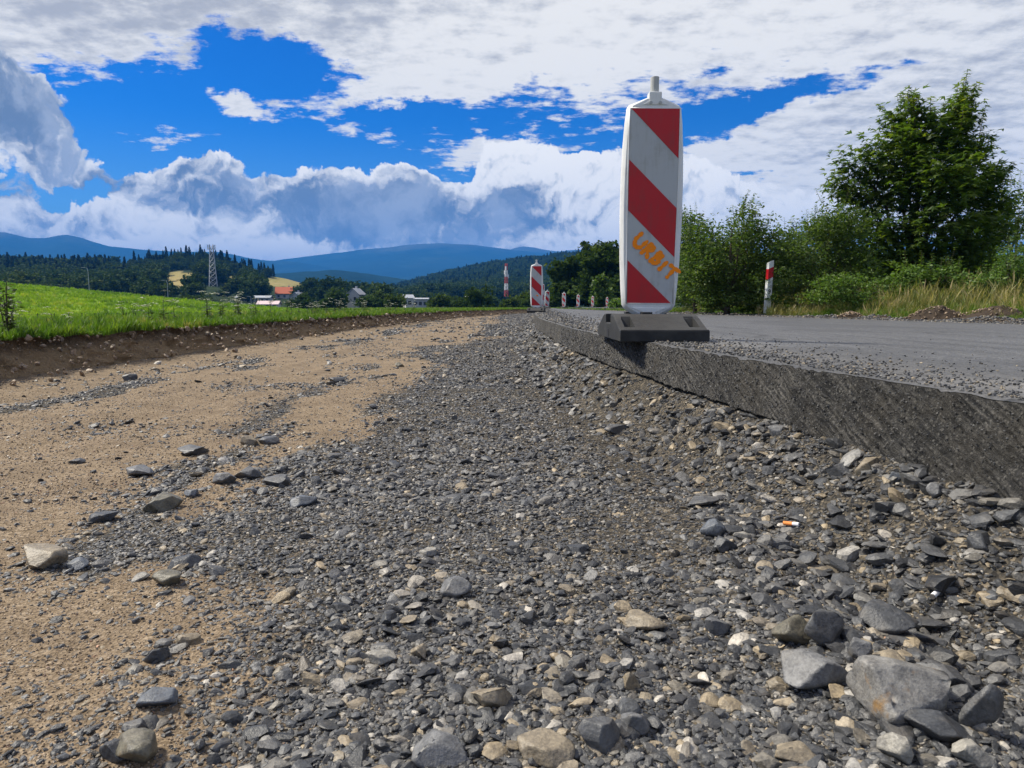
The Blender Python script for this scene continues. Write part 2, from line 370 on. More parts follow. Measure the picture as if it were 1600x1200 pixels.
def mount_b(n):
    t = geo_pos(n); a = n.noise(t, .0022, 9, .7); s = n.n('ShaderNodeSeparateXYZ'); n.put(s.inputs[0], t)
    c = n.ramp(a, [(.3, (.010, .026, .026)), (.55, (.018, .040, .032)), (.75, (.035, .055, .038))])
    c = n.mix(n.ss(n.m('ADD', s.outputs[2], n.m('MULTIPLY', n.m('SUBTRACT', a, .5), 300)), 470, 640, 0, .5), c, (.12, .12, .11))
    return pbsdf(n, c, 1., n.bump(a, .9, 60.), .0)
M_mount = material('mountain_forest', mount_b)

def leaf_mat(name, stops, trans=.35, src='geo', rough=.5):
    def b(n):
        f = attr(n, 'rnd')
        if src == 'inst': f = n.m('FRACT', n.m('ADD', n.m('MULTIPLY', f, .6), n.m('MULTIPLY', attr(n, 'tint', 'INSTANCER'), .4)))
        elif src == 'tint': f = attr(n, 'tint', 'INSTANCER')
        elif src == 'obj': f = n.m('ADD', n.m('MULTIPLY', f, .65), n.m('MULTIPLY', n.n('ShaderNodeObjectInfo').outputs['Random'], .35))
        c = n.ramp(f, stops)
        p = pbsdf(n, c, rough, None, .3 if rough < .6 else .03)
        tr = n.n('ShaderNodeBsdfTranslucent'); n.put(tr.inputs[0], n.mix(1, c, (1.25, 1.35, .5), 'MULTIPLY'))
        mx = n.n('ShaderNodeMixShader'); mx.inputs[0].default_value = trans
        n.nt.links.new(p, mx.inputs[1]); n.nt.links.new(tr.outputs[0], mx.inputs[2]); return mx.outputs[0]
    return material(name, b)
M_maple = leaf_mat('maple_leaf', [(0, (.035, .07, .014)), (.5, (.07, .12, .02)), (.85, (.13, .18, .026)), (1, (.20, .22, .035))], .5)
M_shrub = leaf_mat('shrub_leaf', [(0, (.035, .065, .018)), (.5, (.07, .12, .028)), (.85, (.13, .18, .04)), (1, (.21, .25, .07))], .45)
M_shrubb = leaf_mat('bright_leaf', [(0, (.05, .10, .02)), (.5, (.09, .16, .03)), (1, (.17, .24, .05))], .4)
M_farleaf = leaf_mat('tree_leaf', [(0, (.018, .036, .012)), (.45, (.038, .066, .017)), (.8, (.07, .10, .022)), (1, (.11, .13, .035))], .3, 'obj', .7)
M_farleaf_i = leaf_mat('forest_leaf', [(0, (.012, .028, .013)), (.45, (.032, .058, .018)), (.8, (.065, .095, .024)), (1, (.12, .125, .035))], .2, 'inst', .7)
M_spruce_i = leaf_mat('spruce_needles', [(0, (.006, .014, .009)), (.6, (.014, .026, .014)), (1, (.028, .042, .018))], .1, 'inst', .8)
M_grass = leaf_mat('grass_blade', [(0, (.045, .095, .012)), (.4, (.085, .165, .018)), (.75, (.15, .23, .03)), (.9, (.24, .24, .07)), (1, (.33, .27, .12))], .4, 'tint')
M_dry = leaf_mat('tall_grass', [(0, (.07, .12, .02)), (.35, (.13, .16, .04)), (.6, (.26, .23, .09)), (1, (.40, .32, .17))], .35, 'tint')
M_mead = leaf_mat('meadow_blade', [(0, (.05, .10, .008)), (.4, (.12, .22, .012)), (.8, (.21, .30, .02)), (1, (.30, .33, .06))], .45, 'tint')
M_bark = simple('bark', (.07, .055, .04), .9, .4, 12)
M_stem = simple('green_stem', (.07, .10, .03), .8, .3, 30)
M_floret = simple('white_floret', (.72, .72, .62), .8, .1, 40)
M_weed = leaf_mat('weed_leaf', [(0, (.03, .05, .015)), (1, (.09, .12, .04))], .3)

def plastic(name, c, dirt=(.25, .22, .18), amt=.35, rough=.45):
    def b(n):
        t = n.n('ShaderNodeTexCoord').outputs['Object']; a = n.noise(t, 9, 8, .7); g = n.noise(t, 90, 4, .7)
        sp = n.ss(g, .66, .74, 0, .35)
        mp = n.n('ShaderNodeMapping'); n.put(mp.inputs[0], t); mp.inputs[3].default_value = (38, 38, 3.5)
        st = n.noise(mp.outputs[0], 1, 5, .7)
        f = n.m('ADD', n.m('MULTIPLY', n.ss(n.m('MULTIPLY', n.m('ADD', a, st), .5), .47, .68), amt), n.m('MULTIPLY', sp, amt))
        return pbsdf(n, n.mix(f, c, dirt), n.m('ADD', rough, n.m('MULTIPLY', a, .15)), n.bump(g, .15, .001), .4)
    return material(name, b)
M_wplast = plastic('white_plastic', (.70, .71, .70))
M_sheet = plastic('white_reflective_sheet', (.42, .44, .45), (.22, .20, .17), .5, .35)
M_red = plastic('red_reflective_sheet', (.44, .004, .012), (.20, .04, .035), .5, .35)
M_peg = simple('grey_peg', (.42, .43, .42), .6, .15, 15)
M_spray = simple('orange_spray_paint', (1.0, .25, .0), .55, .12, 90)
def rubber_b(n):
    t = n.n('ShaderNodeTexCoord').outputs['Object']; a = n.noise(t, 8, 7, .7); g = n.noise(t, 70, 5, .7)
    c = n.mix(n.ss(a, .4, .7, 0, .5), (.020, .021, .022), (.06, .06, .058))
    mp = n.n('ShaderNodeMapping'); n.put(mp.inputs[0], t); mp.inputs[2].default_value = (0, 0, R(35)); mp.inputs[3].default_value = (5, 120, 40)
    c = n.mix(n.ss(n.noise(mp.outputs[0], 1, 3, .6), .66, .72, 0, .35), c, (.2, .2, .19))
    nrm = n.n('ShaderNodeSeparateXYZ'); n.put(nrm.inputs[0], n.n('ShaderNodeNewGeometry').outputs['Normal'])
    c = n.mix(n.m('MULTIPLY', n.ss(nrm.outputs[2], .3, .9), n.ss(g, .3, .65, .15, .6)), c, (.055, .054, .052))
    return pbsdf(n, c, .7, n.bump(g, .4, .003), .3)
M_rubber = material('recycled_rubber', rubber_b)
M_black = simple('black_rim_and_slot_shade', (.02, .02, .021), .6, .2, 30)  # rubber of the socket rims, and painted shade for the foot's notches
M_clodm = simple('dug_soil', (.05, .038, .028), .95, .5, 14, .1, .02)
M_metal = simple('galvanised_steel', (.36, .38, .40), .5, .15, 3)
M_mred = simple('mast_red', (.42, .07, .05), .6, .15, 1)
M_mwhite = simple('mast_white', (.7, .7, .7), .6, .1, 1)

# ------------------------------------------------------------------ place lines (metres; x right, y ahead)
YS = [0, .8, 1.14, 2.3, 3.0, 3.8, 5, 9, 14, 20, 32, 46, 54, 63, 72, 81, 100, 130]
XE_ = [1.03, .91, .855, .69, .61, .525, .43, .36, .45, .72, 1.2, 2.1, 3.8, 5.8, 8.2, 11., 18.5, 34]
XL_Y = [0, 5, 9, 14, 20, 30, 38, 46, 52, 140]
XL_X = [-3.3, -3.4, -3.5, -3.4, -3.15, -2.2, -.9, 1.0, 3.1, 3.1]
XR_Y = [0, 9.85, 16, 28, 36, 48, 60]
XR_X = [10.3, 7.4, 5.6, 4.5, 3.6, 2.7, 2.7]
def smooth_interp(y, X, Y):
    y = np.asarray(y, float); s = 0
    w = .04 * np.maximum(y, 1)
    for k in (-1, -.5, 0, .5, 1): s = s + np.interp(y + k * w, X, Y)
    return s / 5
def xe(y): return smooth_interp(y, YS, XE_)
def xl(y): return smooth_interp(y, XL_Y, XL_X) + .10 * fbm(y, 0 * np.asarray(y, float), 1.6, 4, 5) + .05 * fbm(y, 0 * np.asarray(y, float), .35, 3, 6)
def xr(y): return smooth_interp(y, XR_Y, XR_X)
ROADZ = .34
def road_z(x, y): return ROADZ - .0135 * np.clip(np.asarray(x) - xe(y), 0, 12)
CUT = .125
def floor_z(x, y, fine=True):
    x = np.asarray(x, float); y = np.asarray(y, float)
    z = .016 * fbm(x, y, 1.3, 3, 1) + .010 * fbm(x, y, .28, 3, 2) - .012
    if fine: z = z + .005 * fbm(x, y, .07, 2, 3) * sst(-y, -8, -2)
    z = z + .040 * np.exp(-((x - .47 - .03 * fbm(x * 0, y, .4, 2, 8)) / .12) ** 2) * sst(y, .45, .75) * sst(-y, -1.9, -1.3)
    for c_ in (-1.78, -2.75): z = z - .014 * np.exp(-((x - c_ - .06 * np.sin(y * .35)) / .13) ** 2) + .008 * np.exp(-((np.abs(x - c_ - .06 * np.sin(y * .35)) - .2) / .06) ** 2) + .003 * np.exp(-((x - c_) / .15) ** 2) * np.sin(y * 95 + np.abs(x - c_) * 60) * sst(-y, -5, -3)
    t = sst(x, xe(y) - .27, xe(y) + .05); z = z + (ROADZ - CUT - .002) * t + .03 * t * (1 - t) * 4 * fbm(x, y, .14, 3, 9)
    s = sst(-x, -(xl(y) + .5), -(xl(y) + .14)); z = z + .035 * s
    return z
def gravel_mask(x, y, look=False):
    x = np.asarray(x, float); y = np.asarray(y, float)
    w = .16 * fbm(x, y, .9, 4, 11) + .16 * fbm(x, y, .16, 4, 12, .7)
    nr_ = sst(-y, -1.25, -.75); m = sst(x + w, -.82 + .26 * nr_, -.30 + .06 * nr_)
    pat = sst(fbm(x * 1.6, y * .7, .5, 4, 13), -.05, .4)
    m = np.maximum(m, pat * .85 * sst(x, -1.5, -1.0) * (1 - .8 * nr_))
    m = np.maximum(m, pat * .8 * np.exp(-((x + 2.35) / .35) ** 2))
    m = np.maximum(m, pat * .22)
    hole = sst(fbm(x * 1.1, y * .25, .9, 3, 14), .15, .4) * sst(y, 4.5, 7.) * sst(-x, -.05, .3)
    m = m * (1 - .9 * hole)
    fine = sst(x + .15 * fbm(x, y, .5, 3, 15), .12, .3) * sst(y, .95, 1.35) * sst(-y, -5, -3)
    if not look: m = m * (1 - .6 * fine * sst(fbm(x, y, .35, 3, 16), -.35, .2)) * (1 - .45 * sst(x, xe(y) - .5, xe(y) - .35))
    return np.clip(m * (1 - .75 * sst(-x, 2.75, 3.0)), 0, 1)

# ------------------------------------------------------------------ ground sheets
gp = mobj('ground', mesh_np('ground', [(-9500, -900, -4.2), (9500, -900, -4.2), (9500, 10500, -4.2), (-9500, 10500, -4.2)], [(0, 1, 2, 3)], M_plain))
tag(gp, kind='structure')
# trench floor
ys = np.concatenate([np.geomspace(.35, 8, 420), np.geomspace(8.1, 52, 160)])
u = np.linspace(0, 1, 260)
Yg = np.repeat(ys[:, None], len(u), 1); x0 = xl(ys)[:, None] - .1; x1 = xe(ys)[:, None] + .06
lo = np.maximum(x0, -1.15 * ys[:, None] - .6); Xg = lo + (x1 - lo) * u[None]
Zg = floor_z(Xg, Yg)
me = mesh_np('trench_floor', np.stack([Xg, Yg, Zg], -1), grid_faces(len(ys), len(u)), M_floor, True, {'gravel': gravel_mask(Xg, Yg, True).ravel()})
trench = tag(mobj('trench_floor', me), kind='structure')
# asphalt road: top, milled edge
ys = np.concatenate([np.geomspace(.5, 6, 900), np.geomspace(6.05, 52, 240)])
u = np.concatenate([np.linspace(0, .09, 26), np.geomspace(.1, 1, 14)])
e0 = xe(ys) + .012 * fbm(ys, ys * 0, .16, 5, 21, .6); XX = e0[:, None] + (np.maximum(xr(ys), e0 + .3) - e0)[:, None] * u[None]
YY = np.repeat(ys[:, None], len(u), 1)
ZZ = road_z(XX, YY) + .0025 * fbm(XX, YY, .05, 2, 22)
ZZ[:, 0] -= .002 + .012 * np.clip(fbm(ys, ys * 0, .06, 4, 23, .7), 0, 1); ZZ[:, 1] -= .001
dust = np.exp(-((XX - e0[:, None] - .22) / .22) ** 2)
me = mesh_np('road', np.stack([XX, YY, ZZ], -1), grid_faces(len(ys), len(u)), M_asph, True, {'dust': np.clip(dust, 0, 1).ravel()})
road = tag(mobj('road', me), kind='structure')
nv = 40; v = np.linspace(0, 1, nv)
Y2 = np.repeat(ys[:, None], nv, 1); top = ZZ[:, 0][:, None]
th = CUT + .026 + .012 * fbm(ys, ys * 0, .5, 3, 24) + .045 * sst(-ys, -2.2, -.8)
Z2 = top - .001 - th[:, None] * v[None]
X2 = e0[:, None] - .022 * v[None] - .0015 + .006 * fbm((Y2 * .43 - Z2 * .90) * 1.6, (Y2 * .90 + Z2 * .43) * .2, .02, 3, 25, .7) * sst(v, 0, .08)[None] + .004 * fbm(Y2, Z2, .015, 2, 26) * sst(v, 0, .1)[None]
X2[:, -1] += .10
me = mesh_np('milled_edge', np.stack([X2, Y2, Z2], -1), grid_faces(len(ys), nv)[:, ::-1], M_cut, True)
edge = mobj('milled_edge', me, road); EDGE = (X2.copy(), Y2.copy(), Z2.copy())
# far stretch of road beyond the bend
ys = np.linspace(50, 128, 60); c0 = xe(ys); P = np.stack([np.stack([c0 + o, ys, np.full_like(ys, .335)], -1) for o in (0.2, 2, 4, 5.6)], 1)
tag(mobj('road', mesh_np('road_far', P, grid_faces(60, 4), M_asph, True, {'dust': np.zeros(240)})), kind='structure')

# left verge and the soil bank cut through it
def verge_left_z(x, y):
    o = xl(y) - x
    return .285 + .03 * fbm(x, y, 1.1, 4, 31) + .02 * fbm(x, y, .2, 3, 32) * sst(-o, -4, 0) - 1.7 * sst(o, 3.0, 16) * sst(-y, -75, -45) - 2.2 * sst(o, 16, 40) * sst(-y, -75, -55)
ys = np.concatenate([np.geomspace(1.5, 12, 200), np.geomspace(12.2, 52, 120)])
off = np.array([0, .04, .09, .15, .25, .4, .6, .9, 1.3, 1.8, 2.5, 3.5, 5, 7, 10, 14, 20, 28, 40, 60])
YY = np.repeat(ys[:, None], len(off), 1); XX = xl(ys)[:, None] - off[None]
me = mesh_np('verge', np.stack([XX, YY, verge_left_z(XX, YY)], -1), grid_faces(len(ys), len(off))[:, ::-1], M_verge, True)
verge_l = tag(mobj('verge_left', me), kind='structure')
nv = 26; v = np.linspace(0, 1, nv); Y2 = np.repeat(ys[:, None], nv, 1)
topx = xl(ys); topz = verge_left_z(topx, ys); bx = topx + .15 + .06 * fbm(ys, ys * 0, .5, 3, 33); bz = floor_z(bx, ys) - .015
prof = v ** 1.5
X2 = topx[:, None] + (bx - topx)[:, None] * prof[None]; Z2 = topz[:, None] + (bz - topz)[:, None] * v[None]
damp = (sst(v, 0, .06) * sst(-v, -1, -.9))[None]
X2 = X2 + damp * (.10 * fbm(Y2, Z2 * 1.6, .16, 4, 34) + .025 * fbm(Y2, Z2, .045, 3, 35) - .03 * np.exp(-((v[None] - .2) / .15) ** 2))
me = mesh_np('soil_bank', np.stack([X2, Y2, Z2], -1), grid_faces(len(ys), nv), M_bank, True)
bank = tag(mobj('soil_bank', me), kind='structure')
# far meadow behind the bend
ys = np.linspace(48, 190, 60); xs = np.linspace(-30, 120, 70); XX, YY = np.meshgrid(xs, ys)
fade = sst(YY, 95, 160)
ZZ = .29 + .05 * fbm(XX, YY, 6, 3, 41) - 3.2 * fade - .25 * sst(-YY, -52, -48.5) - 2.2 * sst(-XX, -8 + 0 * YY, 14)
tag(mobj('meadow_far', mesh_np('meadow_far', np.stack([XX, YY, ZZ], -1), grid_faces(60, 70), M_verge, True)), kind='structure')
# right verge
def verge_right_z(x, y):
    o = x - xr(y)
    return .235 + (.17 * sst(o, .5, 2.2) + .35 * sst(o, 1.8, 6) + .5 * sst(o, 6, 25)) * (1 - sst(y, 20, 33)) + .05 * np.exp(-((o - .55) / .3) ** 2) * (1 + 1.2 * fbm(x, y, .35, 3, 44)) * (1 - sst(y, 20, 33)) + .03 * fbm(x, y, .9, 4, 42) * sst(o, -.1, .5) + .03 * fbm(x, y, .16, 3, 43) * sst(-o, -1.2, -.3) - .03 * sst(-o, -.1, .1)
ys = np.concatenate([np.geomspace(3, 30, 180), np.geomspace(30.3, 60, 30)])
off = np.array([-.06, 0, .08, .16, .25, .35, .45, .6, .8, 1, 1.3, 1.7, 2.2, 3, 4, 6, 9, 14, 22, 40, 70])
YY = np.repeat(ys[:, None], len(off), 1); XX = xr(ys)[:, None] + off[None]
ZZ = verge_right_z(XX, YY); o_ = XX - xr(YY)
ZZ = np.where(o_ <= 0, np.minimum(ZZ, road_z(XX, YY) - .012), ZZ)
me = mesh_np('verge', np.stack([XX, YY, ZZ], -1), grid_faces(len(ys), len(off)), [M_verge, M_clodm], True)
mi = np.tile((off[:-1] < .9).astype(int), len(ys) - 1); me.polygons.foreach_set('material_index', mi.astype(np.int32))
verge_r = tag(mobj('verge_right', me), kind='structure')

# meadow rising to the left behind the fence
RIDGE = [(-250, 424), (-60, 437), (0, 443), (100, 452), (200, 461), (330, 474), (430, 482), (520, 488), (640, 492)]
pxs = np.linspace(-250, 640, 120); rz = np.interp(pxs, *zip(*RIDGE)); ts = np.linspace(0, 1.25, 50)
V = []
for t in ts:
    d = 58 + 62 * t; k = math.sin(min(t, 1) * math.pi / 2) if t <= 1 else 1 - (t - 1) * 1.6
    ypx = 513 + (rz - 513) * k
    V.append(np.stack([(pxs - 800) / F * d, np.full_like(pxs, d), CAMZ + (478 - ypx) / F * d], -1))
V = np.array(V); V[..., 2] += .18 * fbm(V[..., 0], V[..., 1], 5, 4, 51)
field = tag(mobj('field', mesh_np('field', V, grid_faces(len(ts), len(pxs)), M_field, True)), kind='structure')
FIELDV = V.reshape(-1, 3)

# ------------------------------------------------------------------ hills and mountains
def hill(name, crest, toe_y, d0, d1, mat, np_=140, nt=40, back=1.3, amp=0., seed=60, clear=None):
    pxs = np.linspace(crest[0][0], crest[-1][0], np_); cyv = np.interp(pxs, *zip(*crest)); ts = np.linspace(0, back, nt); V = []; Cl = []
    for t in ts:
        d = d0 + (d1 - d0) * t; k = t if t <= 1 else 1 - (t - 1) * 1.2
        ypx = toe_y + (cyv - toe_y) * k
        V.append(np.stack([(pxs - 800) / F * d, np.full_like(pxs, d), CAMZ + (478 - ypx) / F * d], -1))
        c = np.zeros_like(pxs)
        for (cx, cyy, w, h) in (clear or []): c = np.maximum(c, (((pxs - cx) / w) ** 2 + ((ypx - cyy) / h) ** 2 < 1) * (t <= 1.0))
        Cl.append(c)
    V = np.array(V)
    if amp: V[..., 2] += amp * fbm(V[..., 0], V[..., 1], (d1 - d0) * .25, 5, seed) * np.minimum(1, ts * 2)[:, None]
    return tag(mobj(name, mesh_np(name, V, grid_faces(len(ts), np_), mat, True, {'clear': np.array(Cl).ravel()})), kind='structure')
HL = [(-300, 412), (-60, 419), (0, 421), (100, 424), (180, 424), (230, 414), (290, 404), (340, 407), (400, 428), (450, 436), (500, 450), (560, 462), (660, 474)]
HR = [(560, 470), (640, 452), (700, 436), (760, 424), (820, 416), (880, 409), (960, 402), (1100, 398), (1500, 398), (1900, 410)]
CLEAR = [(452, 441, 42, 7.5), (290, 431, 26, 5), (285, 440, 22, 8), (500, 446, 10, 8), (370, 436, 14, 3)]
hill('hill_left', HL, 486, 230, 640, M_hill, clear=CLEAR, amp=0)
hill('hill_right', HR, 484, 420, 1300, M_hill)
hill('hill_middle', [(380, 430), (450, 425), (520, 421), (560, 424), (600, 431), (650, 437), (720, 441), (820, 445)], 480, 1300, 2300, M_mount, amp=14, seed=62)
hill('mountain_centre', [(330, 425), (430, 412), (450, 408), (500, 401), (560, 392), (600, 387), (640, 383), (665, 381), (690, 380), (712, 382), (745, 384), (800, 391), (850, 395), (900, 398), (1000, 405), (1200, 415)], 470, 3200, 6800, M_mount, 200, 60, amp=30, seed=63)
hill('mountain_right', [(700, 402), (780, 396), (800, 390), (815, 387), (830, 388), (850, 391), (870, 393), (890, 391), (950, 392), (1100, 396), (1500, 400), (1800, 405)], 470, 5400, 7400, M_mount, 160, 40, amp=20, seed=64)
hill('mountain_left', [(-400, 352), (-100, 360), (0, 364), (25, 365), (60, 373), (85, 373), (105, 369), (118, 368), (140, 373), (180, 385), (230, 391), (290, 393), (345, 394), (370, 399), (390, 404), (420, 408), (470, 412), (520, 420)], 470, 3000, 5600, M_mount, 200, 50, amp=25, seed=65)

# ------------------------------------------------------------------ scatter (uncountable stuff)
def proto_collection(name, meshes):
    c = bpy.data.collections.new(name)
    for i, m in enumerate(meshes):
        c.objects.link(bpy.data.objects.new('%s_source_%02d' % (name, i), m))
    return c
def scatter(name, coll, nproto, pos, rot, scl, tint, parent=None, label=None, cat=None):
    n = len(pos)
    me = bpy.data.meshes.new(name); me.vertices.add(n); me.vertices.foreach_set('co', np.asarray(pos, np.float32).ravel())
    for an, av in (('rot', rot), ('scl', scl)):
        a = me.attributes.new(an, 'FLOAT_VECTOR', 'POINT'); a.data.foreach_set('vector', np.asarray(av, np.float32).ravel())
    a = me.attributes.new('tint', 'FLOAT', 'POINT'); a.data.foreach_set('value', np.asarray(tint, np.float32))
    a = me.attributes.new('pick', 'INT', 'POINT'); a.data.foreach_set('value', rng.integers(0, nproto, n).astype(np.int32))
    o = mobj(name, me, parent)
    g = bpy.data.node_groups.new(name, 'GeometryNodeTree')
    g.interface.new_socket('Geometry', in_out='INPUT', socket_type='NodeSocketGeometry'); g.interface.new_socket('Geometry', in_out='OUTPUT', socket_type='NodeSocketGeometry')
    gi = g.nodes.new('NodeGroupInput'); go = g.nodes.new('NodeGroupOutput'); ip = g.nodes.new('GeometryNodeInstanceOnPoints'); ci = g.nodes.new('GeometryNodeCollectionInfo')
    ci.inputs['Collection'].default_value = coll; ci.inputs['Separate Children'].default_value = True; ci.inputs['Reset Children'].default_value = True
    def na(nm, t):
        x = g.nodes.new('GeometryNodeInputNamedAttribute'); x.data_type = t; x.inputs['Name'].default_value = nm
        return [s for s in x.outputs if s.enabled and s.name == 'Attribute'][0]
    L = g.links.new
    L(gi.outputs[0], ip.inputs['Points']); L(ci.outputs[0], ip.inputs['Instance']); ip.inputs['Pick Instance'].default_value = True
    L(na('pick', 'INT'), ip.inputs['Instance Index']); L(na('scl', 'FLOAT_VECTOR'), ip.inputs['Scale'])
    er = g.nodes.new('FunctionNodeEulerToRotation'); L(na('rot', 'FLOAT_VECTOR'), er.inputs[0]); L(er.outputs[0], ip.inputs['Rotation'])
    L(ip.outputs[0], go.inputs[0])
    o.modifiers.new('scatter', 'NODES').node_group = g
    return tag(o, label, cat, kind='stuff')

def hull_mesh(name, seed, mat, npt=15, sq=(1, .78, .5), sub=2):
    r = random.Random(seed); bm = bmesh.new(); bmesh.ops.create_icosphere(bm, subdivisions=sub, radius=1)
    V = np.array([v.co[:] for v in bm.verts])
    for k in range(npt):
        nv_ = Vector((r.gauss(0, 1), r.gauss(0, 1), r.gauss(0, .8))).normalized(); dd = r.uniform(.45, .86)
        V = V - np.clip(V @ np.array(nv_) - dd, 0, None)[:, None] * np.array(nv_)
    V = V * (1 + .06 * fbm(V[:, 0] * 1.3 + V[:, 2], V[:, 1] - V[:, 2] * .7, .45, 3, seed))[:, None]
    V = V / np.abs(V).max(0) * np.array(sq) * .92; sh = r.uniform(-.35, .35); V[:, 0] += sh * V[:, 2]
    for v_, c in zip(bm.verts, V): v_.co = c
    me = bpy.data.meshes.new(name); bm.to_mesh(me); bm.free(); me.materials.append(mat); return me
def sq_(i, r=random.Random(3)): return (1, r.uniform(.55, .9), r.uniform(.22, .6))
C_stone = proto_collection('loose_stone', [hull_mesh('loose_stone', 100 + i, M_stone_i, 16, sq_(i)) for i in range(18)])
C_grain = proto_collection('loose_grain', [hull_mesh('loose_grain', 300 + i, M_grain, 10, (1, .8, .7)) for i in range(6)])
C_clod = proto_collection('loose_clod', [hull_mesh('loose_clod', 400 + i, M_clod, 18, (1, .85, .75)) for i in range(8)])

def rot_rand(n, tilt=.35):
    return np.stack([rng.normal(0, tilt, n), rng.normal(0, tilt, n), rng.uniform(0, 6.283, n)], 1)
def band(n, ya, yb, sa, sb, p=None, power=1.6, sandy=False):
    y = ya * (yb / ya) ** rng.random(n) if not sandy else ya * (yb / ya) ** rng.random(n)
    hw = .86 * y + .12
    a = np.maximum(-hw, xl(y) + .15); b = np.minimum(hw, xe(y) - .015); x = a + (b - a) * rng.random(n)
    keep = rng.random(n) < (p(x, y) if p else 1); x, y = x[keep], y[keep]
    s = sa + (sb - sa) * rng.random(len(x)) ** power
    return x, y, s
GR = lambda x, y: np.clip(gravel_mask(x, y) * 1.05 + .035, 0, 1)
GRC = lambda x, y: np.clip(gravel_mask(x, y) ** 1.3 * 1.05 + .02 + .5 * sst(x, xe(y) - .38, xe(y) - .05), 0, 1)
sets = [band(62000, .55, 1.7, .004, .009, GR), band(46000, .55, 1.8, .007, .015, GR), band(11000, .55, 2.0, .012, .026, GRC, 1.8), band(600, .6, 2.0, .024, .04, GRC, 2.),
        band(60000, 1.6, 4.5, .007, .015, GR), band(21000, 1.7, 4.5, .013, .026, GR, 2.), band(2600, 1.7, 4.6, .026, .05, GRC, 2.2),
        band(52000, 4.2, 11, .014, .030, GR), band(3500, 4.2, 12, .03, .065, GRC, 2.2),
        band(26000, 10, 48, .04, .085, GR)]
nw = 650; yw_ = rng.uniform(.72, 1.75, nw); sets.append((.47 + .03 * np.sin(yw_ * 9) + rng.normal(0, .055, nw), yw_, .013 + .03 * rng.random(nw) ** 2.4))
nb = 2600; yb_ = .9 * (14 / .9) ** rng.random(nb); xb_ = xe(yb_) - .02 - .30 * rng.random(nb) ** 1.2; sets.append((xb_, yb_, (.013 + .046 * rng.random(nb) ** 2.6) * np.clip(yb_ / 3, 1, 1.6)))
X = np.concatenate([s[0] for s in sets]); Y = np.concatenate([s[1] for s in sets]); S = np.concatenate([s[2] for s in sets])
Zs = floor_z(X, Y) + S * rng.uniform(-.20, .10, len(S)) + np.where(rng.random(len(S)) < .12, S * .15, 0)
tint = rng.random(len(S)); tint = np.where((rng.random(len(S)) < .66) & (tint > .58), tint * .6, tint)
gravel = scatter('gravel', C_stone, 18, np.stack([X, Y, Zs], 1), rot_rand(len(S), .3), (S / 2)[:, None] * rng.uniform(.8, 1.2, (len(S), 3)) * 1.15, tint, trench)
gravel['label'] = 'crushed grey stone covering the trench floor'
# sand grains
sets = [band(60000, .55, 1.9, .002, .0055, None, 2.5), band(26000, 1.7, 5, .004, .009, None, 2.)]
X = np.concatenate([s[0] for s in sets]); Y = np.concatenate([s[1] for s in sets]); S = np.concatenate([s[2] for s in sets])
k = rng.random(len(X)) < np.clip(1.0 - gravel_mask(X, Y, True) * .9, .04, 1); X, Y, S = X[k], Y[k], S[k]
grit = scatter('sand', C_grain, 6, np.stack([X, Y, floor_z(X, Y) + S * .12], 1), rot_rand(len(S), 1.), (S / 2)[:, None] * rng.uniform(.8, 1.2, (len(S), 3)), rng.random(len(S)), trench)
# crumbs on the asphalt edge and gravel shoulder on the other side
n = 9000; y = .9 * (45 / .9) ** rng.random(n); o = rng.exponential(.20, n); x = xe(y) + .02 + o; S = np.clip(.003 + .0024 * y, .003, .03) * rng.uniform(.5, 1.8, n) * np.exp(-o * .5)
k = (x < xr(y) - .2); x, y, S = x[k], y[k], S[k]
n2 = 12000; y2 = 5 * (40 / 5) ** rng.random(n2); o2 = rng.normal(.28, .26, n2); x2 = xr(y2) + o2; S2 = rng.uniform(.02, .08, n2); z2 = np.where(o2 > 0, verge_right_z(x2, y2), road_z(x2, y2)) + .004
n3 = 1800; y3 = 5 * (30 / 5) ** rng.random(n3); x3 = xr(y3) - .75 + rng.normal(0, .06, n3); S3 = rng.uniform(.012, .03, n3); z3 = road_z(x3, y3) + .004
P = np.concatenate([np.stack([x, y, road_z(x, y) + S * .2], 1), np.stack([x2, y2, z2], 1), np.stack([x3, y3, z3], 1)]); SS = np.concatenate([S, S2, S3])
tt = np.concatenate([rng.random(len(S)) * .75, rng.random(n2) * .75, .6 + .4 * rng.random(n3)])
crumbs = scatter('gravel', C_stone, 18, P, rot_rand(len(SS), .4), (SS / 2)[:, None] * np.ones((1, 3)), tt, road)
n = 5500; ii = (rng.random(n) ** 1.0 * 880).astype(int); jj = rng.integers(1, 38, n); P = np.stack([EDGE[0][ii, jj], EDGE[1][ii, jj] + rng.normal(0, .004, n), EDGE[2][ii, jj] + rng.normal(0, .002, n)], 1); S = rng.uniform(.003, .009, n) * np.clip(P[:, 1] / 1.5, .8, 2.5)
aggregate = scatter('aggregate', C_stone, 18, P, rng.uniform(0, 6.28, (n, 3)), (S / 2)[:, None] * np.array([[.55, 1, 1]]), np.clip(rng.random(n) * .58, 0, 1), road)
# crumbling soil along the bank
n = 3200; y = 3.2 * (46 / 3.2) ** rng.random(n); v = rng.random(n); x = xl(y) + .02 + .24 * v ** 1.3 + rng.exponential(.05, n) * (v > .85); zt = verge_left_z(xl(y), y); z = zt + (floor_z(x, y) - zt) * v + .0
S = (.008 + .06 * rng.random(n) ** 6) * np.clip(y / 6, .8, 3) ** .6
clods = scatter('soil_crumbs', C_clod, 8, np.stack([x, y, z], 1), rot_rand(n, 1.), (S / 2)[:, None] * rng.uniform(.7, 1.3, (n, 3)), np.clip(rng.random(n) * .45 + .25 * v, 0, 1), bank)

